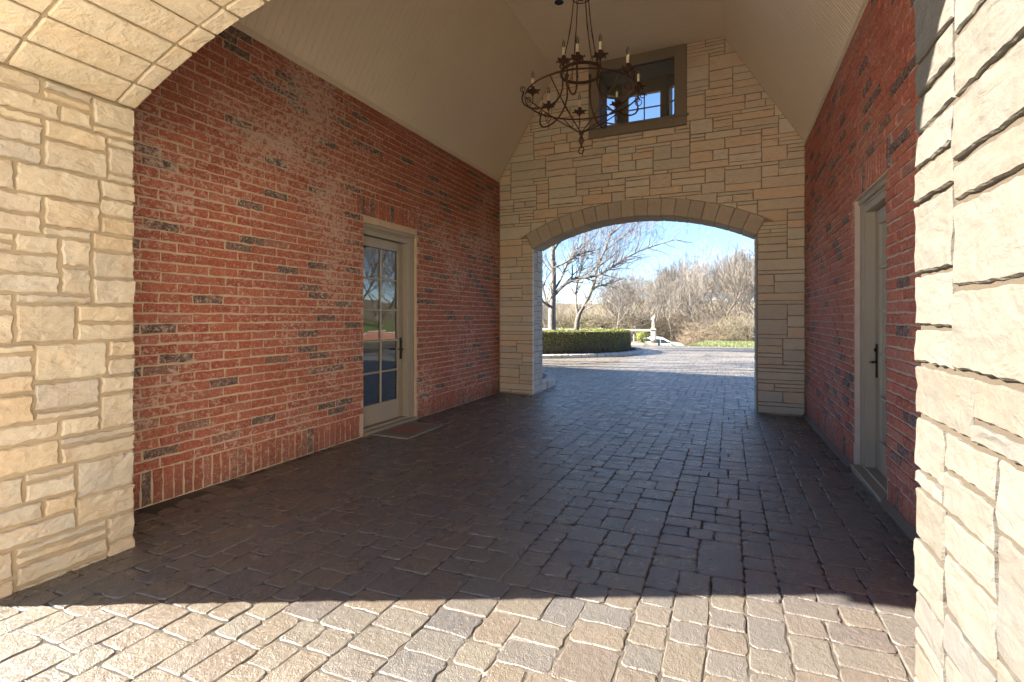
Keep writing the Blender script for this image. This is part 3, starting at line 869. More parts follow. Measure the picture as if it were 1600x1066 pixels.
# roof above, keeps the daylight out
rf = empty('roof', (-1.4, 4.9, FLAT), 'steep shingled roof over the covered passage', 'roof')
m = MB()
prof = [(XL-.9, EAVE-.75), (XL-.35, EAVE+.0), (-1.415, FLAT+1.7), (XR+.35, EAVE+.0), (XR+.9, EAVE-.75)]
for (p, q) in zip(prof[:-1], prof[1:]):
    m.add([(p[0], YN0-.3, p[1]+.14), (q[0], YN0-.3, q[1]+.14), (q[0], YF1+.2, q[1]+.14), (p[0], YF1+.2, p[1]+.14)], [(0, 1, 2, 3)])
m.build('roof_shingles', M_shingle, rf)
m = MB()
m.box(XL-.4, SX0+.3, YN0, YF1-.1, FLAT+.03, FLAT+.1) ; m.box(SX0-.02, SX1+.02, YN0, YF1-.1, FLAT+.1, FLAT+.16)
for (xa, xb) in ((XL, SX0), (XR, SX1)):
    s = -1 if xa == XL else 1
    m.add([(xa+s*.3, YN0+.05, EAVE-.3), (xb+s*.06, YN0+.05, FLAT+.09), (xb+s*.06, YF1-.05, FLAT+.09), (xa+s*.3, YF1-.05, EAVE-.3)], [(0, 1, 2, 3)])
m.V = m.V[8:]; m.F = [tuple(i-8 for i in f) for f in m.F[6:]]
m.box(SX0-.1, SX1+.1, YN0+.05, YF0+.2, FLAT+.05, FLAT+.09)
m.build('underlay', M_ceil_core, rf)
m = MB()     # gable ends above the boards
for yy in (YN0+.02, YN1-.02):
    m.add([(XL-.35, yy, EAVE-.3), (XR+.35, yy, EAVE-.3), (XR+.35, yy, EAVE+.1), (-1.415, yy, FLAT+1.8), (XL-.35, yy, EAVE+.1)], [(0, 1, 2, 3, 4)])
for k in range(2): m.V[k*5].z = m.V[k*5+1].z = FLAT-.2 if False else EAVE+.05
m2 = MB()
for yy in (YN0+.02,):
    pts = [(XL-.35, EAVE+.05), (XR+.35, EAVE+.05), (XR+.35, EAVE+.12), (-1.415, FLAT+1.8), (XL-.35, EAVE+.12)]
    m2.add([(a, yy, b) for a, b in pts], [(0, 1, 2, 3, 4)])
m2.build('gable', M_stone, rf)

# house wings on both sides, plus an added block for bounced sunlight
hw_ = empty('house_wing', (-12, 5, 0), 'two-storey brick wing of the house left of the passage', 'house')
m = MB()
m.box(-22, XL-.32, YN0+.15, YF1-.06, -.6, 7.6); m.build('wall', M_brick, hw_)
m = MB(); m.add([(-22.4, YN0-.3, 7.45), (XL-1.2, YN0-.3, 7.45), (XL-1.2, YF1+.25, 7.45), (-22.4, YF1+.25, 7.45), (-19, 4.9, 9.8), (-7.5, 4.9, 9.8)], [(0, 1, 5, 4), (2, 3, 4, 5), (1, 2, 5), (3, 0, 4), (3, 2, 1, 0)])
m.build('roof', M_shingle, hw_)
hw2 = empty('house_wing', (7, 5, 0), 'single-storey garage wing right of the passage', 'house')
m = MB(); m.box(XR+.32, 14, YN0+.15, YF1-.06, -.6, 3.7); m.build('wall', M_brick2, hw2)
m = MB(); m.add([(XR+.3, YN0-.2, 3.6), (14.4, YN0-.2, 3.6), (14.4, YF1+.2, 3.6), (XR+.3, YF1+.2, 3.6), (3, 4.9, 6.2), (11, 4.9, 6.2)], [(0, 1, 5, 4), (2, 3, 4, 5), (1, 2, 5), (3, 0, 4), (3, 2, 1, 0)])
m.build('roof', M_shingle, hw2)
hw3 = empty('house_wing', (9, -6, 0), 'unseen pale block added to bounce sunlight, standing forward on the right of the forecourt', 'house')  # made-up wing out of view, a reflector for the passage walls
m = MB(); m.box(5.2, 14, -16, YN0+.1, -.6, 6.2); m.build('wall', simple('bounce_block', (.72, .66, .56), .9, bump=(9, .02)), hw3)
m = MB(); m.add([(4.9, -16.3, 6.1), (14.3, -16.3, 6.1), (14.3, YN0-.35, 6.1), (4.9, YN0-.35, 6.1), (9.6, -12, 9), (9.6, -3, 9)], [(0, 1, 4), (1, 2, 5, 4), (2, 3, 5), (3, 0, 4, 5), (3, 2, 1, 0)]); m.build('roof', M_shingle, hw3)
# unlit rooms behind the doors: each door carries a dark sheet for them
for (x0, x1, d) in ((XL-.30, XL-3.3, DL), (XR+.30, XR+3.3, DR)): pass

# ------------------------------------------------------------------ doors
def door(xf, s, d, label, glass_first, hand_at_far=True):
    """glazed door in a brick opening; s=+1 wall faces +x. Parts: casing, threshold, leaf, pane..., handle"""
    y0, y1, zt = d; zb = G(xf, (y0+y1)/2)+.015
    R = empty('door', (xf, (y0+y1)/2, zb), label, 'door')
    X = lambda v: xf+s*v
    cn, cf = .055, .15
    m = MB(); m.box(X(-.055), X(-.20), y1-cf, y1+.004, zb, zt, .004); m.box(X(-.048), X(-.058), y1-.045, y1+.003, zb, zt, .003)
    m.box(X(-.048), X(-.057), y1-cf+.012, y1-cf+.03, zb, zt-.12, .003); m.build('casing', M_trim, R)
    m = MB(); m.box(X(-.055), X(-.20), y0-.004, y0+cn, zb, zt, .004); m.build('casing', M_trim, R)
    m = MB(); m.box(X(-.0555), X(-.2), y0+cn, y1-cf, zt-.13, zt+.004, .004); m.box(X(-.035), X(-.056), y0-.002, y1+.002, zt-.045, zt+.003, .004)
    m.box(X(-.046), X(-.056), y0+cn, y1-cf-.0, zt-.075, zt-.06, .003); m.build('head_casing', M_trim, R)
    m = MB(); m.box(X(.02), X(-.16), y0+.0, y1-.0, zb-.06, zb+.022, .004); m.box(X(-.05), X(-.18), y0+.01, y1-.02, zb+.022, zb+.045, .004); m.build('threshold', M_trimd, R)
    # leaf
    ly0, ly1 = y0+cn+.003, y1-cf-.004; lz0, lz1 = zb+.05, zt-.135
    st = .105; gy0, gy1 = ly0+st-.02, ly1-st; gz0, gz1 = lz0+.24, lz1-.115
    xa, xb = -.125, -.170
    lf = MB()
    lf.box(X(xa), X(xb), ly0, gy0, lz0, lz1, .003); lf.box(X(xa), X(xb), gy1, ly1, lz0, lz1, .003)
    lf.box(X(xa+.001), X(xb), gy0, gy1, lz0, gz0, .003); lf.box(X(xa+.001), X(xb), gy0, gy1, gz1, lz1, .003)
    L = lf.build('leaf', M_trim, R)
    mu = .022; nr5 = 5; ch = (gz1-gz0)/nr5
    for k in range(1, nr5):
        z = gz0+k*ch; q = MB(); q.box(X(xa-.004), X(xb+.006), gy0, gy1, z-mu/2, z+mu/2, .004); q.build('muntin', M_trim, R)
    ym = (gy0+gy1)/2
    q = MB(); q.box(X(xa-.002), X(xb+.008), ym-mu/2, ym+mu/2, gz0, gz1, .004); q.build('muntin', M_trim, R)
    for k in range(nr5):
        for (a, b) in ((gy0, ym-mu/2), (ym+mu/2, gy1)):
            z0, z1 = gz0+k*ch, gz0+(k+1)*ch; q = MB()
            t1_, t2_ = rng.uniform(-.0012, .0012), rng.uniform(-.0012, .0012)
            q.add([(X(-.146+t1_), a-.003, z0), (X(-.146), b+.003, z0), (X(-.146+t2_), b+.003, z1), (X(-.146), a-.003, z1)], [(0, 1, 2, 3)]); q.build('pane', M_glass, R)
    # handle
    hy = ly1-.05; hz = zb+.93
    hq = MB(); hq.box(X(xa+.001), X(xa+.009), hy-.022, hy+.022, hz-.13, hz+.15, .004)
    hq.tube([(X(xa+.005), hy, hz), (X(xa+.045), hy, hz), (X(xa+.055), hy-.03, hz), (X(xa+.055), hy-.11, hz+.004)], .009, 8)
    hq.tube([(X(xa+.005), hy, hz+.1), (X(xa+.02), hy, hz+.1)], .014, 8)
    hq.build('handle', M_bronze, R, smooth=False)
    hh = MB()
    for z in (zb+.3, zb+1.2, zb+2.0): hh.tube([(X(xa+.006), ly0+.004, z-.04), (X(xa+.006), ly0+.004, z+.04)], .007, 6)
    hh.build('hinge', M_bronze, R)['kind'] = 'stuff'
    # dark sheet close behind the glass stands in for the unlit room
    q = MB(); xr0, xr1 = X(-.202), X(-.292); 
    q.add([(X(-.205), y0-.5, zb-.02), (X(-.205), y1+.5, zb-.02), (X(-.29), y1+.5, zb-.02), (X(-.29), y0-.5, zb-.02), (X(-.29), y0-.5, zt+.2), (X(-.29), y1+.5, zt+.2)], [(0, 1, 2, 3), (3, 2, 5, 4)])
    q.build('unlit_room_sheet', M_room, R)
    return R
door(XL, 1, DL, 'glazed taupe door with ten panes in the long left brick wall', True)
door(XR, -1, DR, 'narrowly seen taupe door recessed in the shaded right brick wall', True)

# door mat
def mat_mat():
    m, nt, b = new_mat('faded_mat'); N = NT(nt); P = N.pos()
    tc = N.n('ShaderNodeTexCoord').outputs['Generated']; sep = N.n('ShaderNodeSeparateXYZ'); N.l(tc, sep.inputs[0])
    dx = N.math('ABSOLUTE', N.math('SUBTRACT', sep.outputs[0], .5)); dy = N.math('ABSOLUTE', N.math('SUBTRACT', sep.outputs[1], .5))
    d = N.math('MAXIMUM', N.math('MULTIPLY', dx, 1.0), N.math('MULTIPLY', dy, 1.05))
    inner = N.ramp(N.math('ADD', d, N.math('MULTIPLY', N.math('SUBTRACT', N.noise(P, 30, 3, .6), .5), .12)), [(.30, 1.), (.34, 0.)])
    pat = N.ramp(N.noise(P, 22, 4, .6, 1.), [(.42, (.13, .12, .10)), (.5, (.27, .09, .045)), (.64, (.30, .13, .07))])
    c = N.mix(inner, (.16, .155, .135), pat)
    c = N.mix(N.ramp(d, [(.455, 0.), (.465, 1.)]), c, (.24, .23, .21))
    N.l(c, b.inputs['Base Color']); b.inputs['Roughness'].default_value = .95; N.bump(N.noise(P, 250, 2, .5), .8, .003, b); return m
q = MB(); q.box(-3.775, -3.27, 4.56, 5.32, .004, .017, .004)
mt = q.build('door_mat', mat_mat()); setp(mt, 'faded grey door mat with rusty red pattern on the pavers by the left door', 'mat')

# ------------------------------------------------------------------ gable window and bay behind it
wi = empty('gable_window', (-1.385, YF0, EYE+3.0), 'olive-framed window opening high in the stone gable behind the chandelier', 'window')
m = MB(); yc0, yc1 = YF0-.035, YF0+.05
m.box(WIN[0], HOLE[0], yc0, yc1, WIN[2], FLAT-.002, .005); m.build('casing', M_trimd, wi)
m = MB(); m.box(HOLE[1], WIN[1], yc0, yc1, WIN[2], FLAT-.002, .005); m.build('casing', M_trimd, wi)
m = MB(); m.box(HOLE[0], HOLE[1], yc0+.002, yc1, HOLE[3], FLAT-.002, .005); m.build('head_casing', M_trimd, wi)
m = MB(); m.box(HOLE[0], HOLE[1], yc0+.001, yc1, WIN[2], HOLE[2], .005); m.box(WIN[0]-.03, WIN[1]+.03, yc0-.03, yc0+.002, HOLE[2]-.028, HOLE[2]+.004, .006); m.build('sill', M_trimd, wi)
m = MB(); t = .012   # lining of the opening
m.box(HOLE[0]-.01, HOLE[0]+t, yc1, YF1, HOLE[2], HOLE[3]); m.box(HOLE[1]-t, HOLE[1]+.01, yc1, YF1, HOLE[2], HOLE[3]); m.box(HOLE[0]+t, HOLE[1]-t, yc1, YF1, HOLE[2]-.01, HOLE[2]+t); m.box(HOLE[0]+t, HOLE[1]-t, yc1, YF1, HOLE[3]-t, HOLE[3]+.01)
m.build('lining', M_roomd, wi)
bay = [(-2.22, YF1-.01), (-1.79, YF1+.42), (-1.01, YF1+.42), (-.58, YF1-.01)]
zb0, zb1, zg0, zg1 = EYE+2.9, EYE+4.45, EYE+3.12, EYE+4.02
for (p, q_) in zip(bay[:-1], bay[1:]):
    a = Vector((*p, 0)); b = Vector((*q_, 0)); d = (b-a); L = d.length; d.normalize(); n = Vector((-d.y, d.x, 0))
    def bb(mb, u0, u1, z0, z1, th0, th1):
        V = [a+d*u+n*th+Vector((0, 0, z)) for u in (u0, u1) for th in (th0, th1) for z in (z0, z1)]
        mb.add(V, [(0,1,3,2), (4,6,7,5), (0,4,5,1), (2,3,7,6), (0,2,6,4), (1,5,7,3)])
    e0, e1 = .07, L-.12
    if L > .7: e0, e1 = .11, L-.11
    m = MB(); bb(m, 0, e0, zg0, zg1, 0, .07); bb(m, e1, L, zg0, zg1, 0, .07); bb(m, 0, L, zb0, zg0, 0, .07); bb(m, 0, L, zg1, zb1, 0, .07)
    o = m.build('window_frame', M_trimd, wi)
    m = MB(); mu = .02
    nc = 2
    for k in range(1, nc):
        u = e0+(e1-e0)*k/nc; bb(m, u-mu/2, u+mu/2, zg0, zg1, .02, .045)
    m.build('muntin', M_trimd, wi)
    for k in range(1, 4):
        z = zg1-.25*k-.0; m = MB(); bb(m, e0, e1, z-mu/2, z+mu/2, .022, .043); m.build('muntin', M_trimd, wi)
    m = MB(); V = [a+d*e0+n*.032+Vector((0, 0, zg0)), a+d*e1+n*.032+Vector((0, 0, zg0)), a+d*e1+n*.032+Vector((0, 0, zg1)), a+d*e0+n*.032+Vector((0, 0, zg1))]
    m.add(V, [(0, 1, 2, 3)]); m.build('pane', M_wglass, wi)
m = MB()
for z in (zb0, zb1):
    m.add([(x, y, z) for x, y in bay], [(0, 1, 2, 3)])
m.build('bay_ceiling', M_roomd, wi)
m = MB(); m.add([(x, y+(.1 if i in (1, 2) else 0), zb1+.02) for i, (x, y) in enumerate(bay)]+[(-1.385, YF1, zb1+.5)], [(0, 1, 4), (1, 2, 4), (2, 3, 4)]); m.build('bay_roof', M_shingle, wi)
# back gable above the bay so the room is closed
m = MB(); m.add([(XL-.3, YF1-.012, EAVE+.05), (XR+.3, YF1-.012, EAVE+.05), (-1.415, YF1-.012, FLAT+1.8)], [(0, 1, 2)])
# left as open triangle only above the bay line
pts = [(XL+.9, FLAT+.02), (XR-.9, FLAT+.02), (-1.415, FLAT+1.75)]
m = MB(); m.add([(a, YF1-.02, b) for a, b in pts], [(0, 1, 2)]); m.build('rear_gable', M_stone, rf)

# recessed ceiling light
rl = empty('recessed_light', (-2.10, 6.36, FLAT), 'small round recessed light with white rim in the flat ceiling', 'ceiling light')
m = MB(); m.lathe([(.062, -.001), (.085, -.001), (.088, -.006), (.064, -.010), (.062, -.001)], rl.location, 20); m.build('rim', M_lampw, rl, smooth=True)
m = MB(); m.lathe([(.0, -.0025), (.0635, -.0025), (.0635, -.0045), (.0, -.0045)], rl.location, 20); m.build('baffle', M_black, rl)

# ------------------------------------------------------------------ chandelier
CX, CY = -1.40, 4.97
ch = empty('chandelier', (CX, CY, 3.05), 'rusty wrought iron chandelier with nine electric candles hanging from the ceiling', 'chandelier')
C0 = Vector((CX, CY, 0))
def pol(r, a, z): return C0+Vector((r*cos(a), r*sin(a), z))
# camera right = (cos YAW, sin YAW): photo angle phi (0 = right, 90 = away) -> world angle phi + YAW
W = lambda deg: math.radians(deg)+YAW
ZR, RR, ZI, RI = 3.64, .585, 3.885, .215
m = MB()
def hoop(m, r, z, hh, th, n=48):
    V = []; F = []
    for k in range(n):
        a = 2*pi*k/n
        for (rr, zz) in ((r-th, z-hh), (r+th, z-hh), (r+th, z+hh), (r-th, z+hh)): V.append(pol(rr, a, zz))
    for k in range(n):
        k2 = (k+1) % n
        for q in range(4): F.append((k*4+q, k*4+(q+1) % 4, k2*4+(q+1) % 4, k2*4+q))
    m.add(V, F)
hoop(m, RR, ZR, .008, .0035); m.build('outer_hoop', M_iron, ch)
m = MB(); hoop(m, RI, ZI, .016, .004, 32); m.build('inner_hoop', M_iron, ch)
def ring(c, r, axis, th=.0045, n=14):
    """small loop of wire"""
    c = Vector(c); ax = Vector(axis).normalized(); u = ax.orthogonal().normalized(); v = ax.cross(u)
    return [c+(u*cos(2*pi*k/n)+v*sin(2*pi*k/n))*r for k in range(n)]
ZH = 4.66
for k, dg in enumerate((20, 110, 200, 290)):
    a = W(dg); m = MB(); p0 = pol(.085, a, ZH); p1 = pol(RI, a, ZI+.05); n = 9; P = []; Rd = []
    for i in range(n):
        t = i/(n-1); p = p0.lerp(p1, t); p += Vector((cos(a), sin(a), 0))*(-.02*sin(pi*t)); P.append(p); Rd.append(.0075 if i in (4,) else .0052)
    m.tube(P, Rd, 6); m.tube(ring(p1+Vector((0, 0, -.02)), .022, (-sin(a), cos(a), 0)), .0038, 5, closed=True)
    m.tube(ring(p0+Vector((0, 0, .015)), .02, (-sin(a), cos(a), 0)), .0038, 5, closed=True)
    m.build('hanging_rod', M_iron, ch)
m = MB(); m.tube(ring(C0+Vector((0, 0, ZH+.0)), .088, (0, 0, 1), n=20), .006, 6, closed=True)
m.lathe([(.006, ZH-.03), (.03, ZH-.015), (.034, ZH), (.012, ZH+.015), (.006, ZH+.03)], C0, 10); m.build('top_ring', M_iron, ch)
m = MB(); zc = ZH+.1; k = 0
while zc < FLAT-.06:
    c = C0+Vector((0, 0, zc)); ax = (1, 0, 0) if k % 2 else (0, 1, 0)
    m.tube([p if True else p for p in [c+Vector(((q-c).x*.6, (q-c).y*.6, (q-c).z*1.25)) for q in ring(c, .027, ax)]], .0042, 5, closed=True); zc += .052; k += 1
o = m.build('chain', M_iron, ch)
m = MB(); m.lathe([(.0, FLAT-.002), (.075, FLAT-.002), (.07, FLAT-.02), (.03, FLAT-.045), (.01, FLAT-.06)], C0, 18); m.build('canopy', M_iron, ch)
# spokes from hoop to the bottom finial, and scroll arms from inner to outer hoop
lamps_out = [(175, .50), (128, .50), (84, .56), (38, .56), (-5, .58), (-48, .57)]
for dg in (30, 102, 180, 232, 300, 342):
    a = W(dg); m = MB(); P = []
    for i in range(9):
        t = i/8; r = RR*(1-t)+.02*t; z = ZR*(1-t)+3.275*t-.025*sin(pi*t)
        P.append(pol(r, a, z))
    m.tube(P, [.0062, .006, .006, .006, .0095, .006, .006, .006, .006], 6); m.build('spoke', M_iron, ch)
for dg in (10, 55, 130, 190, 250, 315):
    a = W(dg); m = MB(); P = []
    for i in range(13):   # S-curve bellied outward and down
        t = i/12; r = RI+(RR+.02-RI)*(.5-.5*cos(pi*t))+.06*sin(2*pi*t)*-.8; z = ZI+(ZR-ZI)*t-.27*sin(pi*t)
        P.append(pol(r, a, z))
    m.tube(P, .0092, 6)
    for (rc, zc, s) in ((RR+.028, ZR+.028, 1), (RI-.005, ZI+.045, -1)):
        Q = [];
        for i in range(14):
            th = i/13*1.55*2*pi; rr = .034*(1-i/13*.72); Q.append(pol(rc+s*rr*cos(-pi/2+th)*1., a, zc+rr*sin(-pi/2+th)))
        m.tube(Q, .0048, 5)
    m.build('scroll_arm', M_iron, ch)
# bottom finial
m = MB(); m.lathe([(.004, 3.285), (.024, 3.275), (.026, 3.255), (.010, 3.235), (.020, 3.215), (.030, 3.190), (.022, 3.165), (.008, 3.14), (.012, 3.125), (.004, 3.11)], C0, 12)
m.tube(ring(C0+Vector((0, 0, 3.085)), .032, (.3, 1, 0)), .0055, 6, closed=True); m.build('finial', M_iron, ch)
def lamp(p, a, curl=True):
    """iron cup with a candle (> bulb)"""
    cup = MB(); c = Vector((p.x, p.y, 0)); z = p.z
    cup.lathe([(.006, z-.03), (.012, z-.02), (.008, z-.005), (.030, z+.005), (.058, z+.022), (.060, z+.028), (.035, z+.022), (.014, z+.030), (.018, z+.040), (.019, z+.075), (.014, z+.076)], c, 12)
    # petals
    for k in range(6):
        t = 2*pi*k/6; q = c+Vector((cos(t)*.055, sin(t)*.055, z+.027)); cup.tube([q, q+Vector((cos(t)*.02, sin(t)*.02, .004)), q+Vector((cos(t)*.022, sin(t)*.022, -.014))], [.010, .008, .003], 5)
    cup.tube([c+Vector((0, 0, z-.02)), c+Vector((0, 0, z-.10))], .005, 5)
    cup.tube(ring(c+Vector((0, 0, z-.13)), .033, (-sin(a), cos(a), .2)), .0045, 5, closed=True)
    if curl:
        Q = []
        for i in range(12):
            th = i/11*1.4*2*pi; rr = .036*(1-i/11*.7); Q.append(c+Vector((cos(a)*(.045+rr*cos(th)), sin(a)*(.045+rr*cos(th)), z-.065+rr*sin(th))))
        cup.tube(Q, .005, 5)
    cu = cup.build('lamp_cup', M_iron, ch)
    cd = MB(); cd.lathe([(.0125, z+.06), (.0130, z+.10), (.0122, z+.13), (.0126, z+.157), (.010, z+.158)], c, 10)
    for k in range(2): 
        t = rng.uniform(0, 6.28); q = c+Vector((cos(t)*.0125, sin(t)*.0125, z+.155)); cd.tube([q, q-Vector((0, 0, rng.uniform(.02, .05)))], [.004, .0015], 5)
    co = cd.build('candle', M_candle, ch)
    bu = MB(); bu.lathe([(.006, z+.158), (.0125, z+.172), (.0165, z+.190), (.0150, z+.207), (.009, z+.224), (.003, z+.240), (.0008, z+.246)], c, 12)
    bo = bu.build('bulb', M_bulb, ch, smooth=True)
    bo.parent = co; bo.location = (0, 0, 0)
    fi = MB(); fi.tube([c+Vector((-.003, 0, z+.16)), c+Vector((0, 0, z+.20)), c+Vector((.003, 0, z+.16))], .0012, 4); fo = fi.build('filament', M_lampw, ch); fo.parent = co; fo.location = (0, 0, 0)
for dg, rl_ in lamps_out: lamp(pol(rl_, W(dg), ZR+.05), W(dg))
for dg, rl_, dz_ in ((-145, .24, .03), (-105, .30, -.02), (-52, .26, .05)): lamp(pol(rl_, W(dg), ZI+dz_), W(dg), False)

# ------------------------------------------------------------------ outside: kerbs, beds, hedge
def kerb_stone(w_, d_, h_, r):
    V, F = block_local(w_, h_, d_, 3, 2, .012, .018, .008, r); return V, F
IC = Vector((-10, 22, 0)); RK = 6.5
kb = empty('kerb', (IC.x, IC.y, G(-5, 18)), 'curved pale stone kerb around the hedge island', 'kerb')
kr = random.Random(4); n = 0; a = math.radians(-120)
while a < math.radians(60):
    wd = kr.uniform(.28, .5); da = wd/RK; am = a+da/2
    p = IC+Vector((cos(am)*RK, sin(am)*RK, 0)); zz = G(p.x, p.y)
    V, F = block_local(wd-.012, .20, .30, 3, 2, .012, .020, .008, kr)
    out = Vector((cos(am), sin(am), 0)); tan = Vector((-sin(am), cos(am), 0))
    W_ = [tan*v[0]+Vector((0, 0, v[1]))+out*v[2] for v in V]
    # a lid so the top is stone too
    me = mesh_from('kerb_stone', W_, F); fix_normals(me)
    import bmesh
    b = bmesh.new(); b.from_mesh(me); bmesh.ops.holes_fill(b, edges=b.edges, sides=0); b.to_mesh(me); b.free()
    link('kerb_stone', me, M_jamb, kb, p+Vector((0, 0, zz+.035))-Vector(kb.location)); a += da
# island soil
V = [tuple(IC+Vector((0, 0, G(-6, 22)+.10)))]; F = []
for k in range(48):
    t = 2*pi*k/48; p = IC+Vector((cos(t)*(RK-.18), sin(t)*(RK-.18), 0)); V.append((p.x, p.y, G(clamp(p.x, -12, 2), p.y)+.08)); F.append((0, k+1, (k+1) % 48+1))
o = link('planting_bed', mesh_from('planting_bed', V, F), M_mulch); setp(o, 'dark mulch bed inside the curved kerb', None, None, 'structure')
# small curved kerb stones at the left arch foot, beyond the wall
k2 = empty('kerb', (-3.3, 9.4, 0), 'short run of rough kerb stones just behind the left arch pier', 'kerb')
for (x, y, rz, wd) in ((-3.30, 8.86, 88, .30), (-3.30, 9.18, 92, .30), (-3.34, 9.50, 98, .30), (-3.41, 9.81, 106, .30), (-3.53, 10.10, 118, .28), (-3.70, 10.34, 132, .28), (-3.93, 10.52, 150, .28), (-4.2, 10.62, 168, .28)):
    V, F = block_local(wd-.012, .22, .16, 3, 2, .010, .018, .007, kr); R3 = Matrix.Rotation(math.radians(rz), 3, 'Z')
    W_ = [R3 @ Vector((v[0], -v[2]-.08, v[1])) for v in V]; me = mesh_from('kerb_stone', W_, F); fix_normals(me)
    b = bmesh.new(); b.from_mesh(me); bmesh.ops.holes_fill(b, edges=b.edges, sides=0); b.to_mesh(me); b.free()
    link('kerb_stone', me, M_jamb, k2, Vector((x, y, G(x, y)+.05))-Vector(k2.location))
q = MB(); q.add([(-3.4, 8.67, .03), (-3.45, 9.9, .02), (-3.9, 10.4, .0), (-5, 10.6, 0), (-9, 10.6, 0), (-9, 8.67, 0)], [(5, 4, 3, 2, 1, 0)])
setp(q.build('flower_bed', M_mulch), 'mulch strip along the house beyond the arch', None, None, 'structure')

def leaf_cloud(n, fn, size, r, tilt=1.0):
    V = np.zeros((n*4, 3)); F = []
    for k in range(n):
        c, nrm = fn(r); c = Vector(c); s = size*r.uniform(.6, 1.35)
        d = Vector((r.gauss(0, 1), r.gauss(0, 1), r.gauss(0, 1)))*tilt+nrm*1.2
        d.normalize(); u = d.orthogonal().normalized(); v = d.cross(u); t = r.uniform(0, 6.28)
        u, v = u*cos(t)+v*sin(t), v*cos(t)-u*sin(t)
        V[k*4] = c-u*s; V[k*4+1] = c-v*s*.45; V[k*4+2] = c+u*s; V[k*4+3] = c+v*s*.45
        F.append((k*4, k*4+1, k*4+2, k*4+3))
    return V.tolist(), F
hd = empty('hedge', (IC.x, IC.y, 0), 'clipped green hedge curving round the kerbed island under bare trees', 'hedge')
HR, HW, HH = 5.95, .85, .91
hr = random.Random(8)
zi = G(-6, 20)+.06
def hz(x, y): return G(clamp(x, -12, 2), y)+.07
def hedge_pt(top):
    def fn(r):
        a = math.radians(r.uniform(-125, 62))
        if top:
            rr = HR-HW*r.random(); z = HH+r.gauss(0, .02); nrm = Vector((0, 0, 1))
        elif r.random() < .78:
            z = HH*(r.random()**.85); rr = HR-abs(r.gauss(0, .05))-.05*(1-z/HH)**2; nrm = Vector((cos(a), sin(a), 0))
        else:
            z = HH*r.random(); rr = HR-HW+abs(r.gauss(0, .04)); nrm = Vector((-cos(a), -sin(a), 0))
        bumpy = .05*mnoise.noise(Vector((a*9, z*3, 1)))+.03*mnoise.noise(Vector((a*30, z*7, 1)))
        rr += bumpy; x, y = IC.x+cos(a)*rr, IC.y+sin(a)*rr
        return (x, y, hz(x, y)+z*(1+bumpy)), nrm
    return fn
V, F = leaf_cloud(30000, hedge_pt(False), .020, hr); o = link('foliage', mesh_from('foliage', V, F), M_hedge, hd, -Vector(hd.location)); o['kind'] = 'stuff'
V, F = leaf_cloud(11000, hedge_pt(True), .021, hr); o = link('foliage_top', mesh_from('foliage_top', V, F), M_hedgetop, hd, -Vector(hd.location)); o['kind'] = 'stuff'
V = []; F = []; n = 60
for k in range(n+1):
    a = math.radians(-125+187*k/n)
    for (rr, z) in ((HR-.10, 0), (HR-.075, HH-.03), (HR-HW+.07, HH-.03), (HR-HW+.09, 0)):
        x, y = IC.x+cos(a)*rr, IC.y+sin(a)*rr; V.append((x, y, hz(x, y)+z))
for k in range(n):
    for q_ in range(3): F.append((k*4+q_, k*4+4+q_, k*4+5+q_, k*4+1+q_))
F += [(0, 1, 2, 3), (n*4+3, n*4+2, n*4+1, n*4)]
link('twig_core', mesh_from('twig_core', V, F), M_hedgecore, hd, -Vector(hd.location))
# twigs showing on the lower hedge
m = MB()
for k in range(1500):
    a = math.radians(hr.uniform(-115, 30)); rr = HR-.06+hr.uniform(-.03, .05); x, y = IC.x+cos(a)*rr, IC.y+sin(a)*rr; z0 = hz(x, y)+hr.uniform(0, .25)
    m.tube([(x, y, z0), (x+hr.uniform(-.08, .08), y+hr.uniform(-.08, .08), z0+hr.uniform(.15, .4))], [.005, .002], 3, cap=False)
o = m.build('twigs', M_twig, hd); o['kind'] = 'stuff'

# ------------------------------------------------------------------ trees
def grow(m, p, d, L, rad, depth, r, up_=.12, spread=.6, nseg=4, sides=5, crook=.16, kids=(3, 5), minr=.004, stats=None):
    """one bare limb and, recursively, what forks from it"""
    pts = [p.copy()]; rr = [rad]; d = d.normalized(); q = p.copy()
    for i in range(nseg):
        d = (d+Vector((r.gauss(0, crook), r.gauss(0, crook), r.gauss(0, crook)+up_*.5))).normalized()
        q = q+d*L/nseg; pts.append(q.copy()); rr.append(max(minr, rad*(1-.62*(i+1)/nseg)))
    m.tube(pts, rr, sides if depth > 1 else 3, cap=False)
    if depth <= 0: return
    n = r.randint(*kids)
    for k in range(n):
        t = r.uniform(.3, 1.0) if k < n-1 else 1.0
        i = min(nseg-1, int(t*nseg)); f = t*nseg-i; b = pts[i].lerp(pts[i+1], f); br = rr[i]*(1-f)+rr[i+1]*f
        ax = (pts[i+1]-pts[i]).normalized(); side = ax.orthogonal().normalized(); ang = r.uniform(0, 2*pi)
        side = (side*cos(ang)+ax.cross(side)*sin(ang)); nd = (ax+side*spread*r.uniform(.6, 1.5)+Vector((0, 0, up_))).normalized()
        grow(m, b, nd, L*r.uniform(.5, .8), max(minr, br*r.uniform(.5, .8)), depth-1, r, up_, spread, max(2, nseg-1), max(3, sides-1), crook, kids, minr)

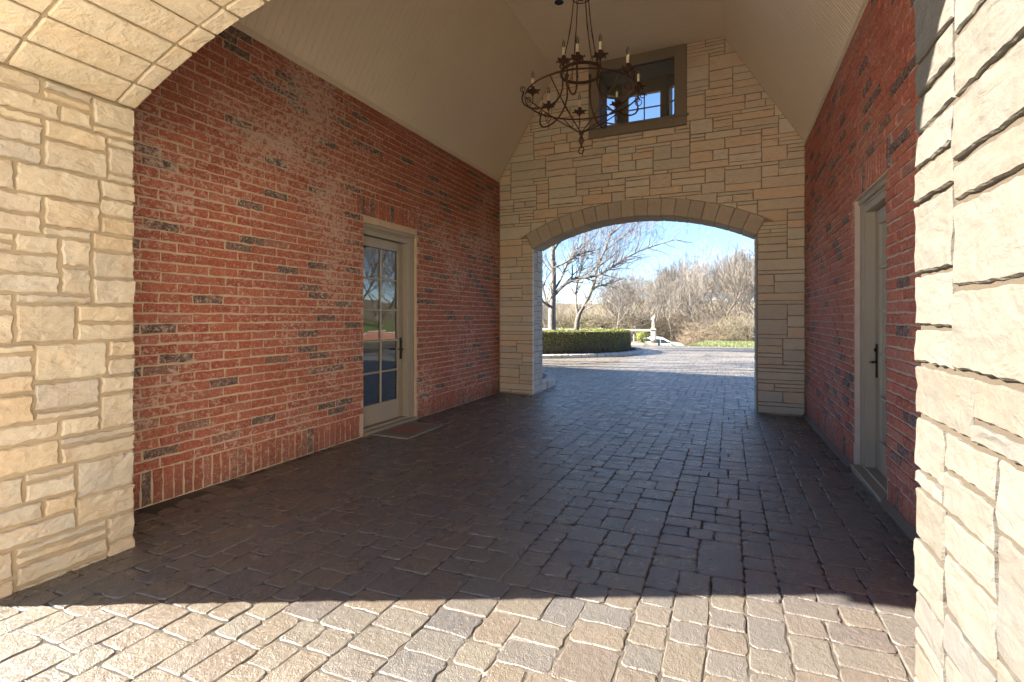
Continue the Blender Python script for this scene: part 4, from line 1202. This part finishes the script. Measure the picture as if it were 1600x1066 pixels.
def limb(m, pts, r0, r1, r, twigs=8, tl=1.3, depth=3, sides=7, side_up=.15, minr=.0035):
    twigs = int(twigs*1.1)
    pts = [Vector(p) for p in pts]; n = len(pts); rr = [r0+(r1-r0)*i/(n-1) for i in range(n)]
    m.tube(pts, rr, sides, cap=True)
    for k in range(twigs):
        t = r.uniform(.18, 1)*(n-1); i = min(n-2, int(t)); f = t-i; b = pts[i].lerp(pts[i+1], f); br = rr[i]*(1-f)+rr[i+1]*f
        ax = (pts[i+1]-pts[i]).normalized(); s = ax.orthogonal().normalized(); an = r.uniform(0, 2*pi); s = s*cos(an)+ax.cross(s)*sin(an)
        nd = (ax*.8+s*r.uniform(.5, 1.1)+Vector((0, 0, side_up))).normalized()
        grow(m, b, nd, tl*r.uniform(.6, 1.3)*(.55+.45*(1-i/n)), max(minr, min(br*.6, .03)), depth, r, .08, .6, 4, 4, .15, (2, 3), minr)
    return rr
def zp(X, Y, t, dz=0.): return px(830+X/3.808, 340+Y/3.808, t+dz)
tr = random.Random(12)
TA = empty('bare_tree', (-7.9, 22.8, zi), 'tall bare tree with a thick grey trunk nearest the left arch jamb', 'tree')
t_ = 24.; m = MB()
b0_ = zp(122, 760, t_); b0_.z = zi-.1
limb(m, [b0_, zp(125, 680, t_), zp(124, 600, t_), zp(125, 545, t_), zp(128, 480, t_), zp(132, 400, t_, .1), zp(134, 320, t_, .1), zp(130, 240, t_), zp(130, 160, t_), zp(137, 60, t_), zp(150, -60, t_), zp(160, -220, t_), zp(150, -420, t_), zp(170, -600, t_)], .22, .02, tr, 9, 1.6)
for v in m.V[:7]: v.x += (v.x-b0_.x)*.35; v.y += (v.y-b0_.y)*.35
m.build('trunk', M_bark, TA, smooth=True)
m = MB()
limb(m, [zp(120, 540, t_), zp(90, 515, t_), zp(76, 450, t_, .2), zp(62, 390, t_, .3), zp(40, 300, t_, .4), zp(20, 180, t_, .5)], .10, .02, tr, 12, 1.5)
limb(m, [zp(98, 520, t_), zp(70, 500, t_, -.3), zp(40, 430, t_, -.5), zp(0, 380, t_, -.6)], .07, .02, tr, 8, 1.3)
limb(m, [zp(132, 470, t_), zp(165, 430, t_), zp(205, 395, t_), zp(270, 360, t_), zp(340, 355, t_, -.2), zp(400, 343, t_, -.4), zp(455, 312, t_, -.5), zp(510, 280, t_, -.6), zp(570, 237, t_, -.7), zp(650, 198, t_, -.8), zp(760, 160, t_, -.9), zp(860, 132, t_, -1.), zp(960, 152, t_, -1.1)], .095, .012, tr, 44, 1.5)
limb(m, [zp(140, 430, t_), zp(175, 370, t_, .3), zp(205, 300, t_, .4), zp(225, 240, t_, .5), zp(260, 190, t_, .6), zp(330, 150, t_, .7), zp(400, 80, t_, .8)], .06, .012, tr, 22, 1.3)
limb(m, [zp(134, 300, t_), zp(200, 270, t_, -.3), zp(270, 225, t_, -.4), zp(330, 205, t_, -.5), zp(400, 190, t_, -.6), zp(470, 140, t_, -.7), zp(560, 90, t_, -.8)], .05, .01, tr, 22, 1.2)
limb(m, [zp(132, 200, t_), zp(180, 130, t_), zp(240, 60, t_), zp(330, -40, t_)], .05, .015, tr, 14, 1.4)
limb(m, [zp(200, 395, t_), zp(260, 330, t_, .5), zp(300, 300, t_, .5), zp(350, 210, t_, .6), zp(380, 110, t_, .6)], .035, .01, tr, 14, 1.1)
m.build('crown', M_bark, TA)
TB = empty('bare_tree', tuple(zp(268, 700, 26.)), 'forked bare tree whose long limb reaches right above the hedge', 'tree')
TB.location.z = zi
t_ = 26.; m = MB(); tr = random.Random(13); b0_ = zp(268, 740, t_); b0_.z = zi-.1
limb(m, [b0_, zp(270, 680, t_), zp(274, 620, t_), zp(286, 572, t_), zp(305, 540, t_), zp(328, 500, t_), zp(350, 455, t_), zp(370, 410, t_), zp(383, 350, t_), zp(398, 285, t_), zp(440, 195, t_), zp(465, 120, t_), zp(492, 55, t_), zp(520, -40, t_)], .15, .03, tr, 26, 1.5)
m.build('trunk', M_bark, TB, smooth=True)
m = MB()
limb(m, [zp(280, 590, t_), zp(268, 520, t_), zp(266, 440, t_, .3), zp(278, 370, t_, .3), zp(295, 310, t_, .4), zp(312, 220, t_, .4), zp(322, 130, t_, .5), zp(322, 40, t_, .5), zp(330, -60, t_)], .075, .02, tr, 26, 1.4)
limb(m, [zp(366, 430, t_), zp(400, 408, t_, .4), zp(445, 398, t_, .5), zp(500, 378, t_, .6), zp(545, 366, t_, .6), zp(600, 366, t_, .6)], .05, .008, tr, 18, 1.1)
limb(m, [zp(392, 300, t_), zp(430, 270, t_, -.4), zp(480, 235, t_, -.5), zp(530, 180, t_, -.6), zp(590, 150, t_, -.7), zp(650, 90, t_, -.7)], .045, .008, tr, 20, 1.2)
limb(m, [zp(440, 195, t_), zp(520, 140, t_, .4), zp(590, 80, t_, .4), zp(660, 50, t_, .5)], .035, .008, tr, 18, 1.2)
limb(m, [zp(470, 110, t_), zp(560, 30, t_), zp(640, -20, t_)], .03, .008, tr, 12, 1.2)
m.build('crown', M_bark, TB)

# prototypes for the far wood
def far_tree(seed, H, mat, minr, lean=.05, low=.3, spread=.62, kids=(3, 4)):
    r = random.Random(seed); tm = MB(); cm = MB(); P = [Vector((0, 0, -.3))]; n = 8
    for i in range(n): P.append(P[-1]+Vector((r.gauss(0, .022)+lean*.1, r.gauss(0, .022), H*.9/n/H)).normalized()*(H*.9/n))
    r0 = H*.011; rr = [r0*(1-.8*i/n) for i in range(n+1)]; tm.tube(P, rr, 6, cap=False)
    for k in range(int(r.uniform(11, 15))):
        t = (low+(1-low)*(k+r.random())/14)*n; t = min(n-.01, t); i = int(t); b = P[i].lerp(P[i+1], t-i); br = rr[i]
        a = r.uniform(0, 2*pi); nd = Vector((cos(a), sin(a), r.uniform(.7, 1.6)))
        grow(cm, b, nd, H*r.uniform(.2, .32)*(1.15-.55*t/n), max(minr, br*.55), 3, r, .18, spread, 4, 4, .13, kids, minr)
    a_ = mesh_from('trunk', tm.V, tm.F); a_.materials.append(mat); c_ = mesh_from('crown', cm.V, cm.F); c_.materials.append(mat)
    return a_, c_
protos = [far_tree(50+i, 12, (M_bark2, M_bark3, M_bark2, M_bark)[i % 4], .011, lean=random.Random(i).uniform(-1, 1), low=(.25, .4, .3, .45, .2, .35)[i], spread=(.6, .5, .7, .5, .8, .6)[i]) for i in range(6)]
fr2 = random.Random(77)
places = []
for k in range(96):
    t = fr2.uniform(58, 96); u = fr2.uniform(838, 1215); v = px(u, 496, t)
    # skyline of the photo: low on the left, rising towards the right
    top = 470 if u < 900 else (440 if u < 940 else (425 if u < 985 else (418 if u < 1060 else (405 if u < 1110 else 388))))
    v_top = top+fr2.uniform(-6, 34)
    zg = terrain(v.x, v.y); Ht = EYE+t*(496-v_top)/773-zg
    places.append((v.x, v.y, zg, Ht, t))
for k in range(56):
    t = fr2.uniform(94, 128); u = fr2.uniform(838, 1215); v = px(u, 496, t)
    zg = terrain(v.x, v.y); top = (455 if u < 940 else 440 if u < 1000 else 415 if u < 1100 else 402)+fr2.uniform(0, 30)
    places.append((v.x, v.y, zg, EYE+t*(496-top)/773-zg, t))
places.sort(key=lambda p: p[4])
adj = ['slender', 'broad', 'leaning', 'twiggy', 'pale', 'dark']
for k, (x, y, z, Ht, t) in enumerate(places):
    i = fr2.randrange(6); s = Ht/12.0/.98
    o = empty('bare_tree', (x, y, z), 'bare winter tree in the wood beyond the lawn', 'tree', 'bare trees of the far wood')
    o.scale = (s*fr2.uniform(.8, 1.1), s*fr2.uniform(.8, 1.1), s); o.rotation_euler = (0, 0, fr2.uniform(0, 6.28))
    link('trunk', protos[i][0], None, o); link('crown', protos[i][1], None, o)
for k in range(30):
    x, y = fr2.uniform(24, 52), fr2.uniform(38, 80); z = terrain(x, y); s = fr2.uniform(.8, 1.3); i = fr2.randrange(6)
    o = empty('bare_tree', (x, y, z), 'bare tree on the bank behind the brick garden wall', 'tree', 'bare trees behind the garden wall'); o.scale = (s, s, s); o.rotation_euler = (0, 0, fr2.uniform(0, 6.28))
    link('trunk', protos[i][0], None, o); link('crown', protos[i][1], None, o)
# thin pole trees, saplings
# unseen-side trees that throw shade over the court
for (x, y, s) in ((-17.5, 17.5, .95), (-21, 24, 1.1), (-13, 11.2, 1.25), (-16.5, 12.2, 1.3)):
    o = empty('bare_tree', (x, y, -.2), 'unseen bare tree left of the court, shading the pavers', 'tree', 'unseen shade trees left of the court'); o.scale = (s, s, s)
    link('trunk', protos[0][0], None, o); link('crown', protos[2][1], None, o)

# brush along the wood's edge
def brush(seed, H, Wd, n, mat):
    r = random.Random(seed); m = MB()
    for k in range(n):
        a = r.uniform(0, 2*pi); b = Vector((cos(a), sin(a), 0))*Wd*.35*math.sqrt(r.random()); out = Vector((b.x, b.y, 0)).normalized() if b.length > .01 else Vector((1, 0, 0))
        d = (Vector((0, 0, 1))+out*r.uniform(.1, 1.0)+Vector((r.gauss(0, .25), r.gauss(0, .25), 0))).normalized()
        grow(m, b+Vector((0, 0, -.05)), d, H*r.uniform(.45, .9), r.uniform(.012, .022), 2, r, -.04, .8, 4, 4, .22, (3, 5), .008)
    me = mesh_from('twigs', m.V, m.F); me.materials.append(mat); return me
bp = [brush(90, 3., 4., 55, M_twig), brush(91, 2.6, 4.5, 60, M_brushg), brush(92, 3.2, 4., 55, M_bark2), brush(93, 2.2, 4., 60, M_twig)]
for k in range(74):
    t = fr2.uniform(50, 62) if k < 46 else fr2.uniform(62, 76); u = fr2.uniform(840, 1205); v = px(u, 496, t); zg = terrain(v.x, v.y); s = fr2.uniform(.75, 1.25)*(1.2 if k >= 46 else .78)
    if u < 1075 and t < 62: v = px(u, 496, t+10); zg = terrain(v.x, v.y)
    me = bp[fr2.randrange(4)]
    o = link('bush', me, None, None, (v.x, v.y, zg)); o.scale = (s*1.2, s*1.2, s); o.rotation_euler = (0, 0, fr2.uniform(0, 6.28))
    setp(o, 'leafless tan thicket at the edge of the far wood', 'bush', 'thickets along the wood')
# dense undergrowth mass low down
ur = random.Random(5); V = []; F = []
for k in range(26000):
    t = ur.uniform(55, 92); u = ur.uniform(835, 1215); p = px(u, 496, t); z = terrain(p.x, p.y); h = ur.uniform(.6, 2.6)*(1.2 if ur.random() < .2 else .8)
    d = Vector((ur.gauss(0, .5), ur.gauss(0, .5), 1)).normalized()*h; w_ = Vector((cos(YAW), sin(YAW), 0))*ur.uniform(.012, .03)
    a = Vector((p.x, p.y, z)); b = a+d; n0 = len(V); V += [a-w_, a+w_, b]; F.append((n0, n0+1, n0+2))
m_ug = mesh_from('undergrowth', V, F); o = link('undergrowth', m_ug, leaf_mat('undergrowth_stems', [(0, (.15, .11, .07)), (.4, (.20, .155, .105)), (.7, (.13, .12, .06)), (1, (.23, .19, .14))])); setp(o, 'dense tan winter undergrowth between the trunks', 'undergrowth', None, 'stuff')
# lone small tree on the lawn
sp = MB(); tr = random.Random(6); c = px(1101, 496, 50); zg = terrain(c.x, c.y)
grow(sp, Vector((c.x, c.y, zg)), Vector((-.25, 0, 1)), 1.6, .035, 3, tr, .1, .7, 4, 5, .15, (3, 4), .007)
st = empty('sapling', (c.x, c.y, zg), 'small leaning bare sapling on the strip of lawn', 'tree'); sp.build('trunk', M_bark2, st)
# fallen pale log bits in the grass
# grass tufts on the lawn strip
V = []; F = []
for k in range(26000):
    y = 31.2+ur.random()**1.3*24; x = ur.uniform(-.16*y-3.5, .12*y+3); z = terrain(x, y); h = ur.uniform(.04, .13)
    n0 = len(V); an = ur.uniform(0, pi); dx, dy = cos(an)*.012, sin(an)*.012; V += [(x-dx, y-dy, z), (x+dx, y+dy, z), (x+ur.uniform(-.05, .05), y+ur.uniform(-.05, .05), z+h)]; F.append((n0, n0+1, n0+2))
o = link('grass', mesh_from('grass', V, F), leaf_mat('grass_blades', [(0, (.07, .11, .03)), (.5, (.10, .14, .04)), (.85, (.16, .17, .07)), (1, (.24, .20, .12))])); setp(o, 'short green grass on the lawn strip', 'grass', None, 'stuff')

# ------------------------------------------------------------------ balustrade, pier, statue, shrubs
BY = 32.6; gz_ = terrain(-4.4, 31.2)
M_bal = simple('pale_cast_stone', (.36, .33, .29), .85, bump=(40, .004))
bl = empty('balustrade', (-9, BY, gz_), 'pale stone balustrade behind the hedge, ending at the statue pier', 'balustrade')
m = MB(); m.box(-17, -4.56, BY-.16, BY+.16, gz_+.80, gz_+.93, .02); m.build('top_rail', M_bal, bl)
m = MB(); m.box(-17, -4.56, BY-.15, BY+.15, gz_-.5, gz_+.16, .02); m.build('base_rail', M_bal, bl)
bm_ = MB().lathe([(.05, .16), (.05, .20), (.035, .24), (.07, .36), (.065, .44), (.03, .62), (.045, .70), (.05, .80)], (0, 0, 0), 8)
bme = mesh_from('baluster', bm_.V, bm_.F, True); bme.materials.append(M_bal)
for k in range(48): link('baluster', bme, None, bl, Vector((-16.9+k*.25, BY, gz_))-Vector(bl.location))
for xx in (-14.5, -11.1, -7.8):
    m = MB(); m.box(xx-.2, xx+.2, BY-.2, BY+.2, gz_-.5, gz_+.86, .02); m.box(xx-.25, xx+.25, BY-.25, BY+.25, gz_+.86, gz_+.96, .02); m.build('post', M_bal, bl)
for xx, lb in ((-11.1, 'small dark bronze urn on the balustrade post nearer the trees'), (-7.8, 'small dark bronze urn on the balustrade post nearer the statue')):
    m = MB(); m.lathe([(.10, gz_+.96), (.05, gz_+1.0), (.12, gz_+1.06), (.17, gz_+1.13), (.15, gz_+1.14)], (xx, BY, 0), 12); o = m.build('urn', M_bronze, None, (xx, BY, gz_+.96), True); setp(o, lb, 'urn')
pr_ = empty('statue_pier', (-4.4, BY-.1, gz_), 'square pale stone pier at the end of the balustrade, carrying a statue', 'pier')
m = MB(); m.box(-4.56, -4.26, BY-.25, BY+.08, gz_-.6, gz_+.88, .02); m.build('shaft', M_bal, pr_)
m = MB(); m.box(-4.60, -4.22, BY-.30, BY+.12, gz_+.88, gz_+.98, .025); m.build('cap', M_bal, pr_)
m = MB(); m.box(-4.59, -4.23, BY-.28, BY+.11, gz_-.6, gz_+.12, .02); m.build('plinth', M_bal, pr_)
# statue: one skinned body
sx, sy, szz = -4.42, BY-.1, gz_+.98
me = bpy.data.meshes.new('statue'); J = {'pelvis': (0, 0, .42, .075), 'waist': (0, 0, .52, .055), 'chest': (.005, 0, .62, .07), 'neck': (.01, 0, .70, .024), 'head0': (.015, 0, .74, .038), 'head1': (.015, 0, .79, .036),
     'lhip': (-.04, 0, .36, .06), 'lknee': (-.05, -.02, .2, .05), 'lfoot': (-.05, 0, .03, .055), 'rhip': (.04, 0, .36, .06), 'rknee': (.05, .0, .2, .05), 'rfoot': (.055, 0, .03, .055),
     'lsh': (-.08, 0, .65, .03), 'lel': (-.15, -.02, .56, .022), 'lha': (-.10, -.06, .48, .02), 'rsh': (.085, 0, .66, .03), 'rel': (.10, 0, .78, .022), 'rha': (.07, -.01, .90, .02)}
E = [('pelvis', 'waist'), ('waist', 'chest'), ('chest', 'neck'), ('neck', 'head0'), ('head0', 'head1'), ('pelvis', 'lhip'), ('lhip', 'lknee'), ('lknee', 'lfoot'), ('pelvis', 'rhip'), ('rhip', 'rknee'), ('rknee', 'rfoot'), ('chest', 'lsh'), ('lsh', 'lel'), ('lel', 'lha'), ('chest', 'rsh'), ('rsh', 'rel'), ('rel', 'rha')]
ks = list(J); me.from_pydata([J[k][:3] for k in ks], [(ks.index(a), ks.index(b)) for a, b in E], [])
so = bpy.data.objects.new('figure', me); COL.objects.link(so)
md = so.modifiers.new('skin', 'SKIN'); 
for i, k in enumerate(ks):
    sv_ = me.skin_vertices[0].data[i]; sv_.radius = (J[k][3], J[k][3]); sv_.use_root = (k == 'pelvis')
so.modifiers.new('sub', 'SUBSURF').levels = 2; so.modifiers['sub'].render_levels = 2; me.materials.append(M_bal)
sr = empty('statue', (sx, sy, szz), 'small white stone figure with one raised arm on top of the pier', 'statue'); so.parent = sr; so.location = (0, 0, .06)
m = MB(); m.lathe([(.14, szz), (.15, szz+.03), (.11, szz+.07), (.09, szz+.09)], (sx, sy, 0), 12); m.build('base', M_bal, sr)
# low bed with shrubs before the balustrade
m = MB(); m.box(-13, -3.95, 31.05, 31.25, gz_-.3, gz_+.13, .02); o = m.build('edging', M_bal); setp(o, 'low straight stone edging below the statue pier', 'kerb')
m = MB(); m.box(-13, -4.0, 31.25, 32.3, gz_-.3, gz_+.10); o = m.build('shrub_bed', M_mulch); setp(o, 'mulch bed at the foot of the balustrade', None, None, 'structure')
def shrub(x, y, z, R, H, n, mat, label, group=None, seed=1):
    r = random.Random(seed); root = empty('shrub', (x, y, z), label, 'shrub', group)
    def fn(r):
        v = Vector((r.gauss(0, 1), r.gauss(0, 1), r.gauss(0, 1))).normalized(); rr = r.uniform(.6, 1)*(1+.25*mnoise.noise(v*2.5+Vector((seed, 0, 0))))
        return (v.x*R*rr, v.y*R*rr, H*.5+v.z*H*.5*rr), v
    V, F = leaf_cloud(n, fn, .030, r); o = link('foliage', mesh_from('foliage', V, F), mat, root); o['kind'] = 'stuff'
    m = MB(); 
    for k in range(14):
        a = r.uniform(0, 6.28); m.tube([(x, y, z), (x+cos(a)*R*.5, y+sin(a)*R*.5, z+H*.7)], [.012, .004], 4, cap=False)
    m.build('stems', M_twig, root)['kind'] = 'stuff'
shrub(-5.0, 31.75, gz_+.08, .42, .80, 2600, M_hedgetop, 'round olive shrub between hedge and statue pier', None, 3)
for k, (x, lb) in enumerate(((-6.5, 'yellow-green shrub behind the hedge, closest to the statue pier'), (-7.7, 'yellow-green shrub behind the hedge, second from the statue pier'), (-8.9, 'yellow-green shrub behind the hedge, third from the statue pier'), (-10.2, 'yellow-green shrub behind the hedge, farthest from the statue pier'))):
    shrub(x, 31.7, gz_+.08, .62, 1.0, 2200, M_hedgetop, lb, None, 10+k)

# ------------------------------------------------------------------ parked car, low behind the court's edge
def car_body(L, Wd):
    prof = [(-2.2, .35), (-2.25, .62), (-2.18, .88), (-1.95, .98), (-1.55, 1.36), (-1.2, 1.45), (-.2, 1.47), (.25, 1.42), (1.0, 1.02), (1.75, .90), (2.12, .78), (2.25, .55), (2.22, .33)]
    return prof
M_carp = simple('pearl_white_paint', (.72, .74, .74), .25, var=.02); M_tyre = simple('tyre_rubber', (.02, .02, .02), .8); M_cglass = simple('car_glass', (.02, .03, .035), .08)
M_rim = simple('alloy', (.5, .5, .5), .3, .9); M_red = simple('red_lens', (.35, .02, .02), .3); M_lens = simple('clear_lens', (.6, .62, .64), .15); M_blk = simple('black_trim', (.015, .015, .015), .5)
cp = px(1031, 496, 46); cz0 = terrain(cp.x, cp.y)+.0
cr_ = empty('car', (cp.x, cp.y, cz0), 'white car parked low beyond the court, only its roof and windows showing', 'car')
# side direction nearly across the view
cd = Vector((cos(YAW-.25), sin(YAW-.25), 0)); cs = Vector((-cd.y, cd.x, 0)); co_ = Vector((cp.x, cp.y, cz0))
def cpt(x, y, z): return co_+cd*x+cs*y+Vector((0, 0, z))
prof = car_body(4.5, 1.8); m = MB(); V = []; F = []; n = len(prof)
rows = [(-.90, .0, 1), (-.82, .03, 1), (0, .05, 1), (.82, .03, 1), (.90, 0, 1)]
for (y, lift, _) in rows:
    for (x, z) in prof:
        inw = clamp((z-.92)/.55); yy = y*(1-.20*inw); zz = z+(lift if z > .8 else 0)-(.05 if abs(y) > .85 else 0)
        V.append(cpt(x*(1-.02*(abs(y) > .85)), yy, zz))
for i in range(len(rows)-1):
    for k in range(n-1): F.append((i*n+k, i*n+k+1, (i+1)*n+k+1, (i+1)*n+k))
F.append(tuple(range(n))); F.append(tuple((len(rows)-1)*n+k for k in range(n))[::-1])
m.add(V, F); o = m.build('body', M_carp, cr_); fix_normals(o.data)
for s in (-1, 1):
    def w2(x, z): return cpt(x, s*(.905*(1-.20*clamp((z-.92)/.55))+.004), z-.03)
    for poly in ([(-1.62, 1.0), (-.85, 1.0), (-.85, 1.36), (-1.3, 1.36)], [(-.80, 1.0), (-.02, 1.0), (-.02, 1.37), (-.80, 1.37)], [(.03, 1.0), (.85, 1.02), (.30, 1.34), (.03, 1.37)]):
        q = MB(); q.add([w2(*p) for p in poly], [(0, 1, 2, 3)]); q.build('window', M_cglass, cr_)
q = MB(); q.add([cpt(.98, -.80, 1.07), cpt(.98, .80, 1.07), cpt(.33, .68, 1.44), cpt(.33, -.68, 1.44)], [(0, 1, 2, 3)]); o = q.build('windscreen', M_cglass, cr_); o.location += cd*.03+Vector((0, 0, .02))
q = MB(); q.add([cpt(-1.93, -.78, 1.03), cpt(-1.93, .78, 1.03), cpt(-1.57, .68, 1.37), cpt(-1.57, -.68, 1.37)], [(3, 2, 1, 0)]); o = q.build('rear_window', M_cglass, cr_); o.location += -cd*.03+Vector((0, 0, .03))
for x in (-1.35, 1.38):
    for s in (-1, 1):
        q = MB(); q.tube([cpt(x, s*.70, .33), cpt(x, s*.92, .33)], .33, 18); wo = q.build('wheel', M_tyre, cr_); q = MB(); q.tube([cpt(x, s*.90, .33), cpt(x, s*.93, .33)], .21, 12); ro_ = q.build('rim', M_rim, cr_); ro_.parent = wo; ro_.location = (0, 0, 0)
for s in (-1, 1):
    q = MB(); q.tube([cpt(2.14, s*.55, .70), cpt(2.24, s*.78, .70)], .07, 8); q.build('headlight', M_lens, cr_)
    q = MB(); q.tube([cpt(-2.22, s*.60, .80), cpt(-2.20, s*.80, .82)], .06, 8); q.build('tail_light', M_red, cr_)
    q = MB(); q.tube([cpt(.78, s*.90, 1.02), cpt(.80, s*1.06, 1.06)], .07, 8); q.build('mirror', M_blk, cr_)

# garden wall off to the right; the glass of the left door shows it
gw = empty('garden_wall', (17, 28, 0), 'low red brick garden wall beside the court, mirrored in the left door', 'wall')
m = MB(); m.box(16.5, 16.85, 9, 70, -1.2, terrain(14, 32)+.55); m.build('wall_face', M_brick2, gw)
m = MB(); m.box(16.45, 16.9, 9, 70, terrain(14, 32)+.55, terrain(14, 32)+.63, .01); m.build('coping', M_bal, gw)
# leaf litter and grit gathered at the wall bases and in the joints
V = []; F = []; lr = random.Random(40)
for k in range(420):
    e = lr.random()
    if e < .35: x, y = XL+abs(lr.gauss(0, .07))+.02, lr.uniform(1.8, 8.1)
    elif e < .65: x, y = XR-.03-abs(lr.gauss(0, .07)), lr.uniform(2.6, 8.1)
    elif e < .8: x, y = NX0+abs(lr.gauss(0, .06))+.02, lr.uniform(1.1, 1.8)
    else: x, y = lr.uniform(-3.7, .9), lr.uniform(1.2, 12)
    z = G(x, y)+.004; s_ = lr.uniform(.003, .012); a = lr.uniform(0, 6.28); n0 = len(V)
    for q_ in range(4): V.append((x+cos(a+q_*pi/2)*s_*(1 if q_ % 2 else .55), y+sin(a+q_*pi/2)*s_*(1 if q_ % 2 else .55), z+lr.uniform(0, .006)))
    F += [(n0, n0+1, n0+2), (n0, n0+2, n0+3)]
o = link('leaf_litter', mesh_from('leaf_litter', V, F), leaf_mat('dry_leaf', [(0, (.12, .06, .03)), (.5, (.20, .11, .05)), (1, (.26, .18, .10))])); setp(o, 'small dry leaf bits scattered at the foot of the walls', 'leaf litter', None, 'stuff')
